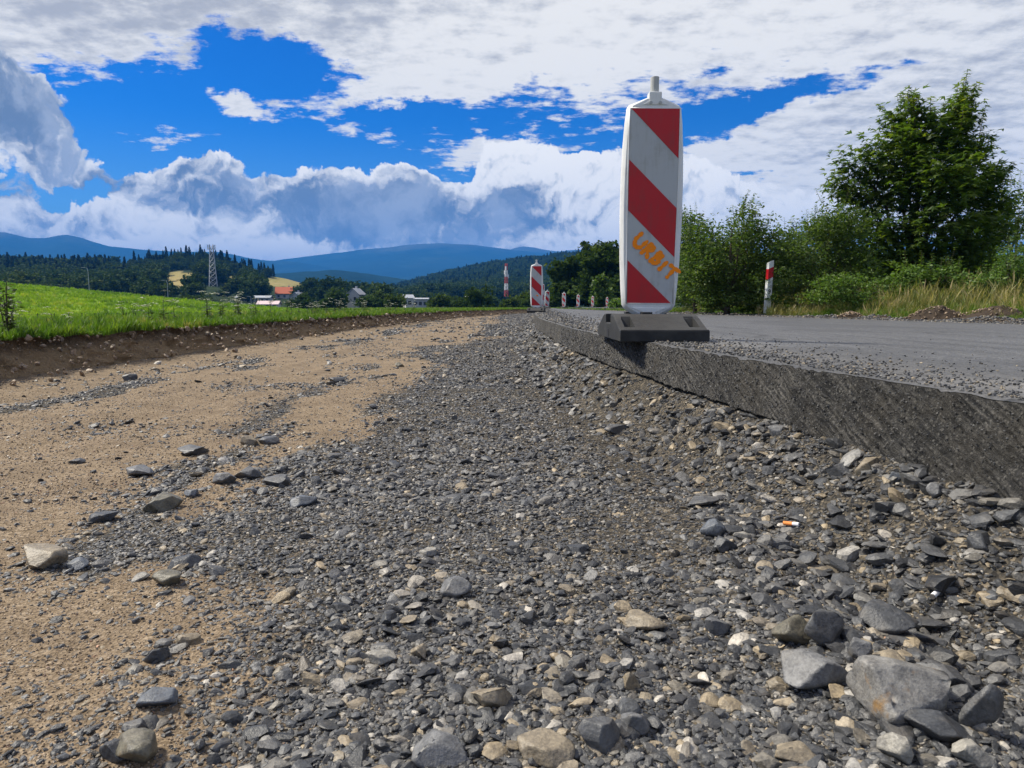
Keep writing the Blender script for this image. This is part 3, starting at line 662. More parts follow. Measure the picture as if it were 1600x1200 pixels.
# ------------------------------------------------------------------ grass
def tuft_mesh(name, seed, mat, blades=14, h=1., w=.035, spread=.28, head=False):
    r = random.Random(seed); V = []; Fs = []
    for b in range(blades):
        a = r.uniform(0, 6.283); d = Vector((math.cos(a), math.sin(a), 0)); s = Vector((-d.y, d.x, 0)); rr = r.uniform(0, spread)
        base = d.xyz * rr * .6; L = h * r.uniform(.5, 1.05); lean = r.uniform(.1, .75); ww = w * r.uniform(.6, 1.2); pts = []
        for i in range(5):
            t = i / 4; pts.append(base + Vector((0, 0, L * t * (1 - .22 * lean * t))) + d * (lean * L * .55 * t * t))
        ws = [.8, 1, .85, .55, .04]
        if head and b % 2 == 0: ws = [.35, .3, .25, 1.6, .2]
        o = len(V)
        for p, q in zip(pts, ws): V += [p - s * ww * q, p + s * ww * q]
        for i in range(4): Fs.append((o + 2 * i, o + 2 * i + 1, o + 2 * i + 3, o + 2 * i + 2))
    return mesh_np(name, np.array([tuple(v) for v in V]), Fs, mat, True)
C_tuft = proto_collection('tuft', [tuft_mesh('tuft', i, M_grass, 16, 1, .03) for i in range(6)])
C_tall = proto_collection('tall_tuft', [tuft_mesh('tall_tuft', 20 + i, M_dry, 12, 1, .010, .25, True) for i in range(5)])
C_mead = proto_collection('meadow_tuft', [tuft_mesh('meadow_tuft', 40 + i, M_mead, 14, 1, .05, .7) for i in range(5)])
def sc3(h, n, w=1.): return np.stack([h * w, h * w, h], 1) * rng.uniform(.85, 1.15, (n, 1))
n = 26000; y = 2.8 * (50 / 2.8) ** rng.random(n); o = rng.random(n) ** 1.9 * 7 - .02; x = xl(y) - o; h = (.03 + .085 * rng.random(n) ** 2 + .05 * sst(fbm(x, y, .7, 3, 71), .1, .6)) * (1 + .25 * sst(y, 8, 20))
k = rng.random(n) < np.maximum(.55, sst(o + .3 * fbm(x, y, .3, 2, 72), -.05, .3)); x, y, h = x[k], y[k], h[k]; n = len(x)
tint = np.clip(.52 + .35 * fbm(x, y, .8, 3, 73) + rng.normal(0, .17, n), 0, 1)
tag(scatter('verge_grass', C_tuft, 6, np.stack([x, y, verge_left_z(x, y) - .01], 1), rot_rand(n, .15), sc3(h, n, 1.1), tint), 'green grass growing along the top of the cut bank', 'grass')
n = 24000; y = 4.5 * (50 / 4.5) ** rng.random(n); o = .62 + rng.random(n) ** 1.5 * 5.5; x = xr(y) + o; h = (.06 + .16 * rng.random(n) * sst(o, .6, 2.0)) * (1 - .75 * sst(y, 24, 36))
k = rng.random(n) < sst(o + .35 * fbm(x, y, .5, 3, 74), .6, 1.1); x, y, h, o = x[k], y[k], h[k], o[k]; n = len(x)
tint = np.clip(.5 + .3 * fbm(x, y, .9, 3, 75) + rng.normal(0, .2, n), 0, 1)
tag(scatter('verge_grass', C_tuft, 6, np.stack([x, y, verge_right_z(x, y) - .01], 1), rot_rand(n, .15), sc3(h, n, 1.1), tint), 'short green grass beside the far edge of the road', 'grass')
n = 15000; y = 5 * (48 / 5) ** rng.random(n); o = .7 + rng.random(n) * 6; x = xr(y) + o; h = (.22 + .50 * rng.random(n)) * sst(o, .1, 2.2) * (1 - sst(y, 22, 32)) + .02
k = rng.random(n) < .25 + .75 * sst(fbm(x, y, 1.1, 3, 76), -.2, .3); x, y, h = x[k], y[k], h[k]; n = len(x)
tag(scatter('tall_grass', C_tall, 5, np.stack([x, y, verge_right_z(x, y) - .02], 1), rot_rand(n, .22), sc3(h, n, .9), np.clip(.55 + .3 * fbm(x, y, .9, 3, 77) + rng.normal(0, .2, n), 0, 1)), 'tall straw coloured grass in front of the bushes', 'grass')
n = 420; x = 6.17 + rng.normal(0, .9, n); y = 16.35 + rng.normal(0, .35, n); k = x > xr(y) + .35; x, y = x[k], y[k]; n = len(x)
tag(scatter('tall_grass', C_tall, 5, np.stack([x, y, verge_right_z(x, y) - .02], 1), rot_rand(n, .2), sc3(rng.uniform(.14, .34, n), n, 1.1), np.clip(.5 + rng.normal(0, .25, n), 0, 1)), 'straw coloured grass around the foot of the roadside post', 'grass')
# grass behind the bend
n = 5000; y = rng.uniform(46, 70, n); x = rng.uniform(-14, 16, n); k = ~((x > xe(y) - .1) & (x < xe(y) + 5.7) & (y > 53.5)) & (x - xl(y) * 1. > -30) & ~((y < 50) & (x > xl(y) - .1) & (x < xr(y)))
x, y = x[k], y[k]; n = len(x)
tag(scatter('meadow_grass', C_tuft, 6, np.stack([x, y, np.full(n, .26)], 1), rot_rand(n, .15), sc3(rng.uniform(.06, .14, n), n, 2.2), np.clip(.5 + rng.normal(0, .2, n), 0, 1)), 'low green grass strip behind the road bend', 'grass')
# field grass
i = rng.integers(0, len(FIELDV), 26000); P = FIELDV[i] + np.stack([rng.normal(0, .9, len(i)), rng.normal(0, .7, len(i)), np.zeros(len(i))], 1)
k = P[:, 1] < 121; P = P[k]; n = len(P); P[:, 2] -= .05
tag(scatter('field_grass', C_mead, 5, P, rot_rand(n, .12), sc3(rng.uniform(.25, .55, n), n, 1.6), np.clip(.45 + .8 * fbm(P[:, 0], P[:, 1], 7, 5, 78, .65) + rng.normal(0, .16, n), 0, 1)), 'bright green grass on the sloping meadow', 'grass')

# ------------------------------------------------------------------ trees
LEAF = {'maple': np.array([[(0, 0), (.16, .45), (0, 1), (-.16, .45)], [(0, 0), (.30, .22), (.72, .62), (.20, .50)], [(0, 0), (-.20, .50), (-.72, .62), (-.30, .22)]]),
        'oval': np.array([[(0, 0), (.26, .5), (0, 1), (-.26, .5)]]), 'clump': np.array([[(-.5, -.4), (.45, -.55), (.6, .4), (-.35, .6)]])}
def unit(a): return a / np.maximum(np.linalg.norm(a, axis=1, keepdims=True), 1e-9)
def leaf_arrays(pos, axis, nrm, size, kind, r):
    axis = unit(axis); nrm = unit(nrm - axis * np.sum(nrm * axis, 1, keepdims=True)); side = np.cross(nrm, axis); sh = LEAF[kind]; K = len(sh); n = len(pos)
    s = np.asarray(size).reshape(-1, 1, 1, 1); uv = sh[None]
    V = pos[:, None, None] + s * (uv[..., :1] * side[:, None, None] + uv[..., 1:] * axis[:, None, None] - .22 * (uv[..., 1:] ** 2) * nrm[:, None, None] - .25 * np.abs(uv[..., :1]) * nrm[:, None, None])
    return V.reshape(-1, 3), np.arange(n * K * 4).reshape(-1, 4), np.repeat(r, K * 4)
def limbs(mb, base, tips, r0, rs, wob=.1):
    for tip in tips:
        b = Vector(base); t = Vector(tip); d = t - b; pts = []; rd = []
        for i in range(6):
            k = i / 5; p = b + d * k + Vector((rs.uniform(-wob, wob), rs.uniform(-wob, wob), .25 * d.length * (k - k * k))) * (1 if 0 < i < 5 else 0)
            pts.append(p); rd.append(r0 * (1 - .85 * k))
        mb.tube(pts, rd, 5, False)
def tree_meshes(name, lobes, n, size, kind, mat, trunk_h, trunk_r, seed, spray=9, flat=.6, shoots=0, surf=.55, bark=None, nlimb=14):
    rs = random.Random(seed); g = np.random.default_rng(seed); lob = np.array(lobes, float); vol = lob[:, 3] * lob[:, 4] * lob[:, 5]; vol = vol ** .72 / (vol ** .72).sum()
    ns = max(1, n // spray); which = g.choice(len(lob), ns, p=vol); d = unit(g.normal(0, 1, (ns, 3))); rad = surf + (1.04 - surf) * g.random(ns) ** .6
    rad = rad * (1 + .16 * np.sin(d[:, 0] * 5 + which) * np.cos(d[:, 2] * 6 + which * 2))
    tip = lob[which, :3] + d * rad[:, None] * lob[which, 3:]
    tip = tip[tip[:, 2] > .12 * trunk_h]; ns = len(tip)
    ctr = np.array([lob[:, 0].mean(), lob[:, 1].mean(), lob[:, 2].min()])
    outd = unit(tip - ctr + g.normal(0, .3, (ns, 3))); outd[:, 2] = np.abs(outd[:, 2]) * .5 + .08; outd = unit(outd)
    tl = size * 2.6
    k = g.random((ns, spray)); base = tip[:, None] + outd[:, None] * (k[..., None] - .5) * tl * 1.6 + g.normal(0, size * .45, (ns, spray, 3)) * np.array([1, 1, .6])
    base = base.reshape(-1, 3); ax = np.repeat(outd, spray, 0) * .6 + g.normal(0, .75, (ns * spray, 3)); ax[:, 2] = ax[:, 2] * .5 - .18
    nr = g.normal(0, .55, (ns * spray, 3)) + np.array([0, 0, flat * 2]); r = np.clip(np.repeat(g.random(ns) * .55, spray) + g.random(ns * spray) * .45, 0, 1)
    sz = size * g.uniform(.65, 1.2, ns * spray)
    mb = MB(); topz = max(l[2] for l in lobes)
    tp = [(0, 0, -.15), (rs.uniform(-.04, .04), 0, trunk_h * .35), (rs.uniform(-.1, .1) * trunk_r * 4, rs.uniform(-.1, .1), trunk_h * .7), (lob[:, 0].mean() * .5, lob[:, 1].mean() * .5, topz)]
    mb.tube(tp, [trunk_r * 1.25, trunk_r, trunk_r * .8, trunk_r * .25], 7, False)
    idx = g.choice(ns, min(nlimb, ns), replace=False)
    limbs(mb, (0, 0, trunk_h * .55), [tuple(l[:3]) for l in lobes], trunk_r * .5, rs, trunk_r)
    for j in idx: limbs(mb, tuple(lob[which[:ns][j] % len(lob), :3] * np.array([.7, .7, .8])), [tuple(tip[j])], trunk_r * .2, rs, trunk_r * .4)
    if shoots:
        P = []; A = []; 
        top = tip[np.argsort(-(tip[:, 2] + g.normal(0, .35, ns)))[:shoots * 3]][g.choice(shoots * 3, shoots, replace=False)]
        side = tip[g.choice(ns, shoots // 2)]
        for t in list(top) + list(side):
            L = size * rs.uniform(2.5, 5.); o = Vector((t[0] - ctr[0], t[1] - ctr[1], 0)).normalized() * rs.uniform(.05, .6); dd = Vector((o.x, o.y, 1)).normalized()
            e = Vector(t) + dd * L; mb.tube([t, e], [size * .06, size * .025], 4, False)
            for q in range(9):
                f = .15 + .85 * q / 8
                for sgn in (0, 1): an = q * 1.4 + sgn * 3.14; P.append(Vector(t) + dd * L * f); A.append((math.cos(an), math.sin(an), .15))
        P = np.array([tuple(p) for p in P]); A = np.array(A); base = np.concatenate([base, P]); ax = np.concatenate([ax, A]); nr = np.concatenate([nr, np.tile([0, 0, 1.], (len(P), 1)) + g.normal(0, .3, (len(P), 3))])
        sz = np.concatenate([sz, size * g.uniform(.5, .9, len(P))]); r = np.concatenate([r, g.uniform(.4, 1, len(P))])
    V, Fc, rv = leaf_arrays(base, ax, nr, sz, kind, r)
    crown = mesh_np('crown', V, Fc, mat, False, {'rnd': rv})
    tm = bpy.data.meshes.new('trunk'); tm.from_pydata(mb.V, [], mb.F); tm.update(); tm.materials.append(bark or M_bark)
    return tm, crown
def plant(name, meshes, loc, rz, label, cat, group=None, s=(1, 1, 1)):
    e = empty(name, loc, rz); e.scale = s; mobj('trunk', meshes[0], e); mobj('crown', meshes[1], e); return tag(e, label, cat, group)

def rv(x, y): return float(verge_right_z(np.array(x), np.array(y)))
# big maple
D = 20.0; mx = (1416 - 800) / F * D
lob = [(x_, dy_, z_, r_, r_ * .9, h_) for x_, dy_, z_, r_, h_ in [(1.0, 0, 5.25, .5, .6), (-.35, .1, 5.05, .6, .65), (.35, 0, 4.6, 1.0, .75), (-.6, -.1, 4.1, .95, .75), (1.3, .1, 4.2, .85, .7), (-1.65, 0, 3.9, .55, .45), (-2.0, 0, 3.3, .5, .45), (-1.3, .2, 3.0, .85, .65),
       (.2, -.3, 3.2, 1.4, .8), (1.6, 0, 3.1, .85, .6), (2.15, .1, 3.6, .4, .4), (2.3, 0, 2.75, .45, .4), (-1.3, -.2, 1.9, 1.0, .6), (.3, -.4, 1.9, 1.4, .7), (1.75, 0, 1.9, .85, .6), (-.8, -.3, 1.0, 1.2, .6), (1.0, -.3, .9, 1.3, .6)]]
mm = tree_meshes('maple', lob, 17500, .19, 'maple', M_maple, 1.0, .12, 5, spray=11, flat=1.1, shoots=40, surf=.3, nlimb=60)
plant('maple_tree', mm, (mx, D, rv(mx, D)), 0, 'tall dense maple tree towering over the roadside bushes', 'tree', None, (1, 1, .96))
def shrub(name, px, d, w, h, label, cat='bush', seed=0, n=5200, size=.075, mat=None, kind='oval', shoots=14, flat=.35):
    x = (px - 800) / F * d; r = random.Random(seed); lob = []
    for i in range(9):
        a = r.uniform(-1, 1); hh = r.uniform(.2, .78) * (1 - .35 * abs(a)); lob.append((a * w * .36, r.uniform(-.3, .3) * w * .5, hh * h, w * r.uniform(.15, .27), w * r.uniform(.15, .25), h * r.uniform(.14, .24)))
    ms = tree_meshes(name, lob, n, size, kind, mat or M_shrub, h * .3, .03 + .008 * h, seed + 11, spray=9, flat=flat, shoots=shoots, surf=.25, nlimb=30)
    return plant(name, ms, (x, d, rv(x, d)), 0, label, cat)
shrub('tall_shrub', 1135, 17.5, 2.7, 3.75, 'dark leafy shrub immediately beside the large striped board', seed=1, n=17000, size=.085, shoots=30)
shrub('tall_shrub', 1085, 20, 2.6, 3.6, 'shrub half hidden directly behind the large striped board', seed=2, n=11000, size=.10)
shrub('leafy_shrub', 1285, 17.0, 2.9, 2.9, 'green shrub filling the gap before the tall maple', seed=3, n=15000, size=.08, shoots=24)
shrub('leafy_shrub', 1220, 19.8, 2.5, 2.2, 'low round shrub behind the red banded roadside post', seed=4, n=10000, size=.08)
shrub('low_bush', 1330, 15.2, 1.9, 1.05, 'bluish green low bush under the left side of the maple', seed=5, n=4200, size=.07, mat=M_shrubb)
shrub('low_bush', 1440, 15.0, 1.8, 1.1, 'bright green bramble bush below the middle of the maple', seed=6, n=4200, size=.085, mat=M_shrubb)
shrub('low_bush', 1565, 14.5, 1.9, 1.15, 'yellow green bush at the right end of the tall grass', seed=7, n=4200, size=.075, mat=M_shrubb)
shrub('dark_shrub', 1575, 24, 3.6, 4.4, 'dark shrub standing behind the right flank of the maple', seed=8, n=9000, size=.12)
shrub('dark_shrub', 1640, 21, 3.6, 4.6, 'dark tall shrub cut by the right picture edge', seed=9, n=8000, size=.12)
shrub('dark_shrub', 1480, 25, 3.6, 2.7, 'shaded shrub seen through the base of the maple', seed=10, n=6000, size=.12)
shrub('dark_shrub', 1370, 23, 3.2, 2.5, 'dark shrub behind the green shrub beside the maple', seed=12, n=6000, size=.11)
shrub('low_bush', 1130, 17, 1.4, 1.0, 'low weedy bush at the foot of the dark leafy shrub', seed=13, n=3500, size=.07)

shrub('dark_shrub', 1180, 23.5, 3.4, 3.0, 'dark shrub filling the hedge behind the roadside post', seed=21, n=9000, size=.12)
shrub('dark_shrub', 1265, 22.5, 3.2, 3.1, 'dark shrub in the hedge between roadside post and maple', seed=22, n=9000, size=.12)
shrub('dark_shrub', 1110, 24.5, 3.4, 3.9, 'tall dark shrub at the back of the hedge near the striped board', seed=23, n=9000, size=.12)
# clump of big trees beyond the bend
def big_tree(px, d, w, top_px, label, seed, n=9000, size=.5, base=0., mat=None, kind='clump', group=None, z0=None, name='deciduous_tree'):
    x = (px - 800) / F * d; z = -.6 if z0 is None else z0; H = CAMZ + (478 - top_px) / F * d - z; r = random.Random(seed); lob = []
    for i in range(11):
        a = r.uniform(-1, 1); hh = r.uniform(.25, .82) * (1 - .22 * abs(a)); lob.append((a * w * .34, r.uniform(-.3, .3) * w, hh * H, w * r.uniform(.15, .28), w * r.uniform(.18, .28), H * r.uniform(.10, .17)))
    ms = tree_meshes(name, lob, n, size, kind, mat or M_farleaf, H * .25, .018 * H + .05, seed, spray=12, flat=.25, surf=.5, nlimb=24)
    return plant(name, ms, (x, d, z), 0, label, 'tree', group)
big_tree(945, 100, 8.5, 360, 'tallest broad tree of the clump beyond the road bend', 31, 12000, .42)
big_tree(900, 104, 6.5, 388, 'dark tree on the mountain side of the clump beyond the bend', 32, 9000, .42)
big_tree(985, 96, 7, 372, 'tree of the far clump partly behind the striped board', 33, 8000, .42)
big_tree(884, 112, 4.5, 420, 'low tree at the outer foot of the clump beyond the bend', 34, 5000, .42)
big_tree(939, 84, 2.6, 420, 'slender pale young tree standing in front of the clump', 35, 2600, .26, mat=M_shrub)
big_tree(1040, 90, 8, 372, 'tree behind the bushes just past the striped board', 36, 7000, .42)
big_tree(968, 60, 1.8, 448, 'light green bush near the end of the row of small boards', 37, 1800, .2, mat=M_shrubb, name='round_bush')

# valley trees (shared shapes, individual objects)
protos = []
for s in range(7):
    r = random.Random(500 + s); lob = []
    for i in range(9):
        a = r.uniform(-1, 1); hh = r.uniform(.28, .84) * (1 - .2 * abs(a)); lob.append((a * .27, r.uniform(-.26, .26), hh, r.uniform(.13, .24), r.uniform(.13, .24), r.uniform(.10, .19)))
    protos.append(tree_meshes('valley', lob, 2600, .055, 'clump', M_farleaf, .22, .02, 600 + s, spray=8, flat=.2, surf=.55, nlimb=6))
near_specs = [ # px, top py, distance, width/height, label
    (515, 444, 170, 1.0, 'large dark round tree below the small white house'), (472, 452, 190, 1.0, 'dark tree beside the grey gabled house'),
    (583, 455, 165, 1.15, 'broad near black tree right of the white cottage'), (620, 452, 150, .75, 'upright lighter green tree left of the white sheds'),
    (685, 455, 150, 1.0, 'lighter green tree right of the flat white roof'), (752, 437, 140, .62, 'tall pointed yellow green tree beside the red white mast'),
    (735, 455, 150, .8, 'smaller green tree leaning against the tall pointed tree'), (790, 456, 140, .95, 'dark low tree below the red white mast'), (815, 448, 150, 1.0, 'green tree just left of the second striped board'),
    (862, 446, 130, .9, 'dark tree right behind the second striped board'), (710, 462, 170, 1.1, 'small pale round tree between the sheds and the pointed tree')]
def valley_z(px, py_base, d): return CAMZ + (478 - py_base) / F * d
for i, (px, ty, d, ar, lb) in enumerate(near_specs):
    z = -3.5; H = CAMZ + (478 - ty) / F * d - z
    plant('valley_tree', protos[i % 7], ((px - 800) / F * d, d, z), i * 1.7, lb, 'tree', 'valley trees', (H * ar, H * ar, H))
rs = random.Random(77); cnt = 0
for k in range(95):
    px = rs.uniform(300, 880); d = rs.uniform(200, 420)
    top = np.interp(px, [300, 420, 480, 560, 640, 720, 800, 880], [452, 446, 434, 436, 446, 450, 452, 450]) + rs.uniform(0, 20)
    if 395 < px < 500 and top < 462 and not (480 < px): continue
    z = -3.5 + max(0, (d - 230) / 410) * np.interp(px, [300, 450, 560, 660], [22, 14, 6, 0]); H = CAMZ + (478 - top) / F * d - z
    if H < 4 or H > 20: continue
    ar = rs.uniform(.75, 1.15)
    if any(abs(px - hx) < hw_ + H * .35 / d * F and d < hd + 8 for hx, hw_, hd in ((335, 6, 425), (446, 12, 390), (467, 7, 320), (409, 12, 330), (379, 6, 330), (421, 14, 270), (557, 7, 300), (638, 5, 240), (658, 11, 260), (737, 6, 300))): continue
    plant('valley_tree', protos[k % 7], ((px - 800) / F * d, d, z), rs.uniform(0, 6), 'dark green tree in the dense belt of the valley floor', 'tree', 'trees of the valley belt', (H * ar, H * ar, H))

# forest on the hills (reads as a mass)
fp = []
for s in range(6):
    r = random.Random(800 + s); lob = [(r.uniform(-.22, .22), r.uniform(-.22, .22), r.uniform(.35, .8), r.uniform(.15, .24), r.uniform(.15, .24), r.uniform(.12, .2)) for i in range(7)]
    t, c = tree_meshes('forest', lob, 1100, .075, 'clump', M_farleaf_i, .22, .02, 820 + s, spray=6, flat=.2, surf=.6, nlimb=0); fp.append(c)
def spruce_mesh(seed):
    r = random.Random(seed); P = []; A = []; Z = []
    for i in range(520):
        t = r.random() ** .8; z = .08 + .92 * t; rad = .17 * (1 - t) ** .85 * r.uniform(.45, 1.15); a = r.uniform(0, 6.283)
        P.append((rad * math.cos(a) * .5, rad * math.sin(a) * .5, z)); A.append((math.cos(a), math.sin(a), -.35)); Z.append(.05 + .085 * (1 - t))
    g = np.random.default_rng(seed); P = np.array(P); A = np.array(A); V, Fc, rv_ = leaf_arrays(P, A, np.tile([0, 0, 1.], (520, 1)) + g.normal(0, .5, (520, 3)), np.array(Z), 'oval', g.random(520))
    mb = MB(); mb.tube([(0, 0, -.05), (0, 0, .98)], [.014, .003], 4, False); V2 = np.array(mb.V); F2 = np.array(mb.F) + len(V)
    return mesh_np('spruce', np.concatenate([V, V2]), np.concatenate([Fc, F2]), M_spruce_i, False, {'rnd': np.concatenate([rv_, np.zeros(len(V2))])})
C_dec = proto_collection('forest_crown', fp); C_spr = proto_collection('forest_spruce', [spruce_mesh(900 + i) for i in range(5)])
HOUSES = [(335, 26, 425), (446, 20, 390), (467, 13, 320), (409, 17, 330), (379, 10, 330), (421, 18, 270), (557, 12, 300), (638, 9, 240), (658, 16, 260), (737, 10, 300)]
def hill_points(crest, toe, d0, d1, n, t0, t1, px0, px1, clear=()):
    px = rng.uniform(px0, px1, n); t = np.sqrt(rng.uniform(t0 ** 2, t1 ** 2, n)); d = d0 + (d1 - d0) * t; cyv = np.interp(px, *zip(*crest)); yp = toe + (cyv - toe) * np.minimum(t, 1)
    k = np.ones(n, bool)
    for (a, b, w, h) in clear: k &= (((px - a) / (w + 3)) ** 2 + ((yp - b - 11) / (h + 14)) ** 2 > 1)
    for (a, hw_, dh) in HOUSES: k &= ~((np.abs(px - a) < hw_) & (d < dh + 12) & (d > dh - 260))
    return np.stack([(px - 800) / F * d, d, CAMZ + (478 - yp) / F * d], 1)[k], px[k], t[k]
P, px, t = hill_points(HL, 486, 230, 640, 2600, .12, 1.0, -120, 600, CLEAR); n = len(P); h = rng.uniform(8, 15, n) * np.where((px > 400) & (t > .55), .75, 1)
h = np.where((px > 190) & (px < 420) & (t > .7), h * .55, h)
tag(scatter('forest', C_dec, 6, P - [0, 0, 1], rot_rand(n, .05), np.stack([h * rng.uniform(.8, 1.15, n), h, h], 1), rng.random(n)), 'mixed dark broadleaf forest covering the near hill', 'forest')
P, px, t = hill_points(HL, 486, 230, 640, 900, .62, 1.04, -120, 520, CLEAR); k = (px < 190) | (t > .93) | (rng.random(len(px)) < .12); P, px, t = P[k], px[k], t[k]; n = len(P); h = rng.uniform(10, 18, n) * np.where(px > 380, .8, 1.) * np.where((px > 180) & (px < 380), rng.uniform(.45, .95, n), 1)
tag(scatter('spruce_forest', C_spr, 5, P - [0, 0, 1], rot_rand(n, .02), np.stack([h, h, h], 1), rng.random(n)), 'dark pointed spruces along the crest of the near hill', 'forest')
P, px, t = hill_points(HR, 484, 420, 1300, 6500, .05, 1.02, 560, 1120); n = len(P); h = rng.uniform(11, 19, n)
tag(scatter('forest', C_dec, 6, P - [0, 0, 1], rot_rand(n, .05), np.stack([h, h, h], 1), rng.random(n)), 'hazy forest covering the hill behind the road bend', 'forest')
P, px, t = hill_points(HR, 484, 420, 1300, 1500, .4, 1.02, 560, 1120); n = len(P); h = rng.uniform(14, 22, n)
tag(scatter('spruce_forest', C_spr, 5, P - [0, 0, 1], rot_rand(n, .02), np.stack([h, h, h], 1), rng.random(n)), 'spruces mixed into the hazy hill behind the bend', 'forest')

# ------------------------------------------------------------------ houses
M_wallw = simple('white_render', (.48, .47, .45), .9, .2, 1.5); M_wallg = simple('grey_render', (.33, .34, .36), .9, .1, 1.5)
M_rooforange = simple('orange_roof_tile', (.48, .13, .06), .8, .2, 3); M_roofgrey = simple('grey_roof_sheet', (.34, .36, .39), .6, .12, 2); M_roofpink = simple('pale_pink_roof', (.60, .47, .47), .7, .1, 2)
M_pane = simple('dark_window', (.03, .035, .04), .2, .2, 2, .5)
def house(px, py, d, w, dep, hw, hr, wall, roof, rz, label, name='house', wins=3):
    p = at(px, py, d); e = empty(name, (p.x, d, p.z), rz); tag(e, label, 'house')
    MB().box((0, 0, hw / 2 - 1), (w, dep, hw + 2)).add([(-w / 2, -dep / 2, hw), (-w / 2, dep / 2, hw), (-w / 2, 0, hw + hr), (w / 2, -dep / 2, hw), (w / 2, dep / 2, hw), (w / 2, 0, hw + hr)], [(0, 2, 1), (3, 4, 5), (0, 3, 5, 2), (1, 2, 5, 4)]).build('wall', wall, e)
    mb = MB(); ov = .5; t = .18; s = hr / (dep / 2)
    for sg in (-1, 1):
        y0 = sg * (dep / 2 + ov); z0 = hw - ov * s + .05; z1 = hw + hr + .05
        mb.add([(-w / 2 - ov, y0, z0), (w / 2 + ov, y0, z0), (w / 2 + ov, 0, z1), (-w / 2 - ov, 0, z1), (-w / 2 - ov, y0, z0 + t), (w / 2 + ov, y0, z0 + t), (w / 2 + ov, 0, z1 + t), (-w / 2 - ov, 0, z1 + t)], [(0, 1, 2, 3), (4, 7, 6, 5), (0, 4, 5, 1), (1, 5, 6, 2), (3, 2, 6, 7), (0, 3, 7, 4)])
    rf = mb.build('roof', roof, e)
    if hr > 1.5: MB().box((w * .22, dep * .1, hw + hr + .3), (.7, .7, 1.6)).build('chimney', wall, rf)
    for i in range(wins):
        x = -w / 2 + w * (i + .5) / wins; MB().box((x, -dep / 2 - .02, hw * .55), (1.1, .1, 1.3)).build('window', M_pane, e)
    if hw > 3: 
        for sx in (-1, 1): MB().box((sx * (w / 2 + .02), -dep * .15, hw * .55), (.1, 1.1, 1.3)).build('window', M_pane, e)
    return e
house(446, 468, 390, 9.5, 8, 3.4, 3.4, M_wallw, M_rooforange, R(12), 'white house with orange tiled roof above the valley trees')
house(467, 477, 320, 6.5, 7, 3.2, 2.6, M_wallg, M_roofgrey, R(80), 'small grey gabled house right of the orange roofed house')
house(409, 474, 330, 9, 6, 2.6, .9, M_wallg, M_roofgrey, R(4), 'long low building with grey roof by the lattice tower', wins=4)
house(379, 473, 330, 4.5, 5, 2.4, .8, M_wallg, M_roofgrey, R(4), 'short grey roofed shed closest to the lattice tower', wins=2)
house(421, 482, 270, 7.5, 7, 1.6, 1.2, M_wallw, M_roofpink, R(8), 'pale pink roof peeping over the meadow edge', wins=3)
house(557, 475, 300, 5, 6, 4.2, 2.4, M_wallw, M_wallg, R(70), 'white cottage between two dark round trees', wins=2)
house(638, 482, 240, 2.6, 5, 3.6, 1.0, M_wallw, M_roofgrey, R(20), 'narrow white gabled house above the flower strip', wins=1)
house(658, 482, 260, 5.2, 6, 3.4, .4, M_wallg, M_roofgrey, R(3), 'grey box building with flat white roof', wins=3)
house(737, 476, 300, 4.5, 5, 3., .4, M_wallg, M_wallw, R(3), 'low shed with white roof edge beside the pointed tree', wins=2)

# ------------------------------------------------------------------ masts, lamps, fence
def lattice(name, px, top, base, d, wb, wt, label, mats, nseg, r):
    b = at(px, base, d); H = (base - top) / F * d; e = empty(name, tuple(b), R(20)); tag(e, label, 'mast')
    def corner(k, t): w = (wb + (wt - wb) * min(1, t * 1.1)) / 2; return Vector(((-1, 1, 1, -1)[k] * w, (-1, -1, 1, 1)[k] * w, H * t))
    for s in range(len(mats)):
        t0, t1 = s / len(mats), (s + 1) / len(mats)
        for k in range(4): MB().tube([corner(k, t0), corner(k, t1)], r, 4).build('leg', mats[s], e)
        mb = MB(); ns = max(1, nseg // len(mats))
        for q in range(ns):
            a, c = t0 + (t1 - t0) * q / ns, t0 + (t1 - t0) * (q + 1) / ns
            for k in range(4):
                k2 = (k + 1) % 4; mb.tube([corner(k, a), corner(k2, c)], r * .6, 3, False); mb.tube([corner(k2, a), corner(k, c)], r * .6, 3, False); mb.tube([corner(k, c), corner(k2, c)], r * .6, 3, False)
        mb.build('bracing', mats[s], e)
    return e, H
e, H = lattice('lattice_tower', 335, 388, 482, 430, 6.2, 1.9, 'grey steel lattice tower rising behind the meadow', [M_metal], 12, .18)
for k in range(6):
    a = k * math.pi / 3; MB().box((2.0 * math.cos(a), 2.0 * math.sin(a), H - .2), (.5, .5, 3.)).build('antenna_panel', M_metal, e)
ring = MB(); ring.tube([(2 * math.cos(k * math.pi / 6), 2 * math.sin(k * math.pi / 6), H - 1.2) for k in range(13)], .12, 4, False); ring.build('platform', M_metal, e)
e, H = lattice('radio_mast', 791, 413, 464, 480, 2.2, 1.2, 'red and white striped radio mast above the valley trees', [M_mred, M_mwhite, M_mred, M_mwhite, M_mred], 10, .2)
for k in range(3): MB().box((1.2 * math.cos(k * 2.1), 1.2 * math.sin(k * 2.1), H * (.62 + .12 * k)), (.9, .9, 2.6)).build('antenna_panel', M_mwhite, e)
def lamp(px, top, d, label):
    p = at(px, top, d); e = empty('street_lamp', (p.x, d, -1.), 0); tag(e, label, 'street lamp', 'street lamps behind the meadow'); H = p.z + 1.
    MB().tube([(0, 0, 0), (0, 0, H * .9), (-.15, 0, H - .1), (-.7, 0, H)], [.09, .07, .06, .05], 6).build('pole', M_metal, e)
    MB().box((-1.0, 0, H), (.8, .3, .12)).build('lamp_head', M_metal, e)
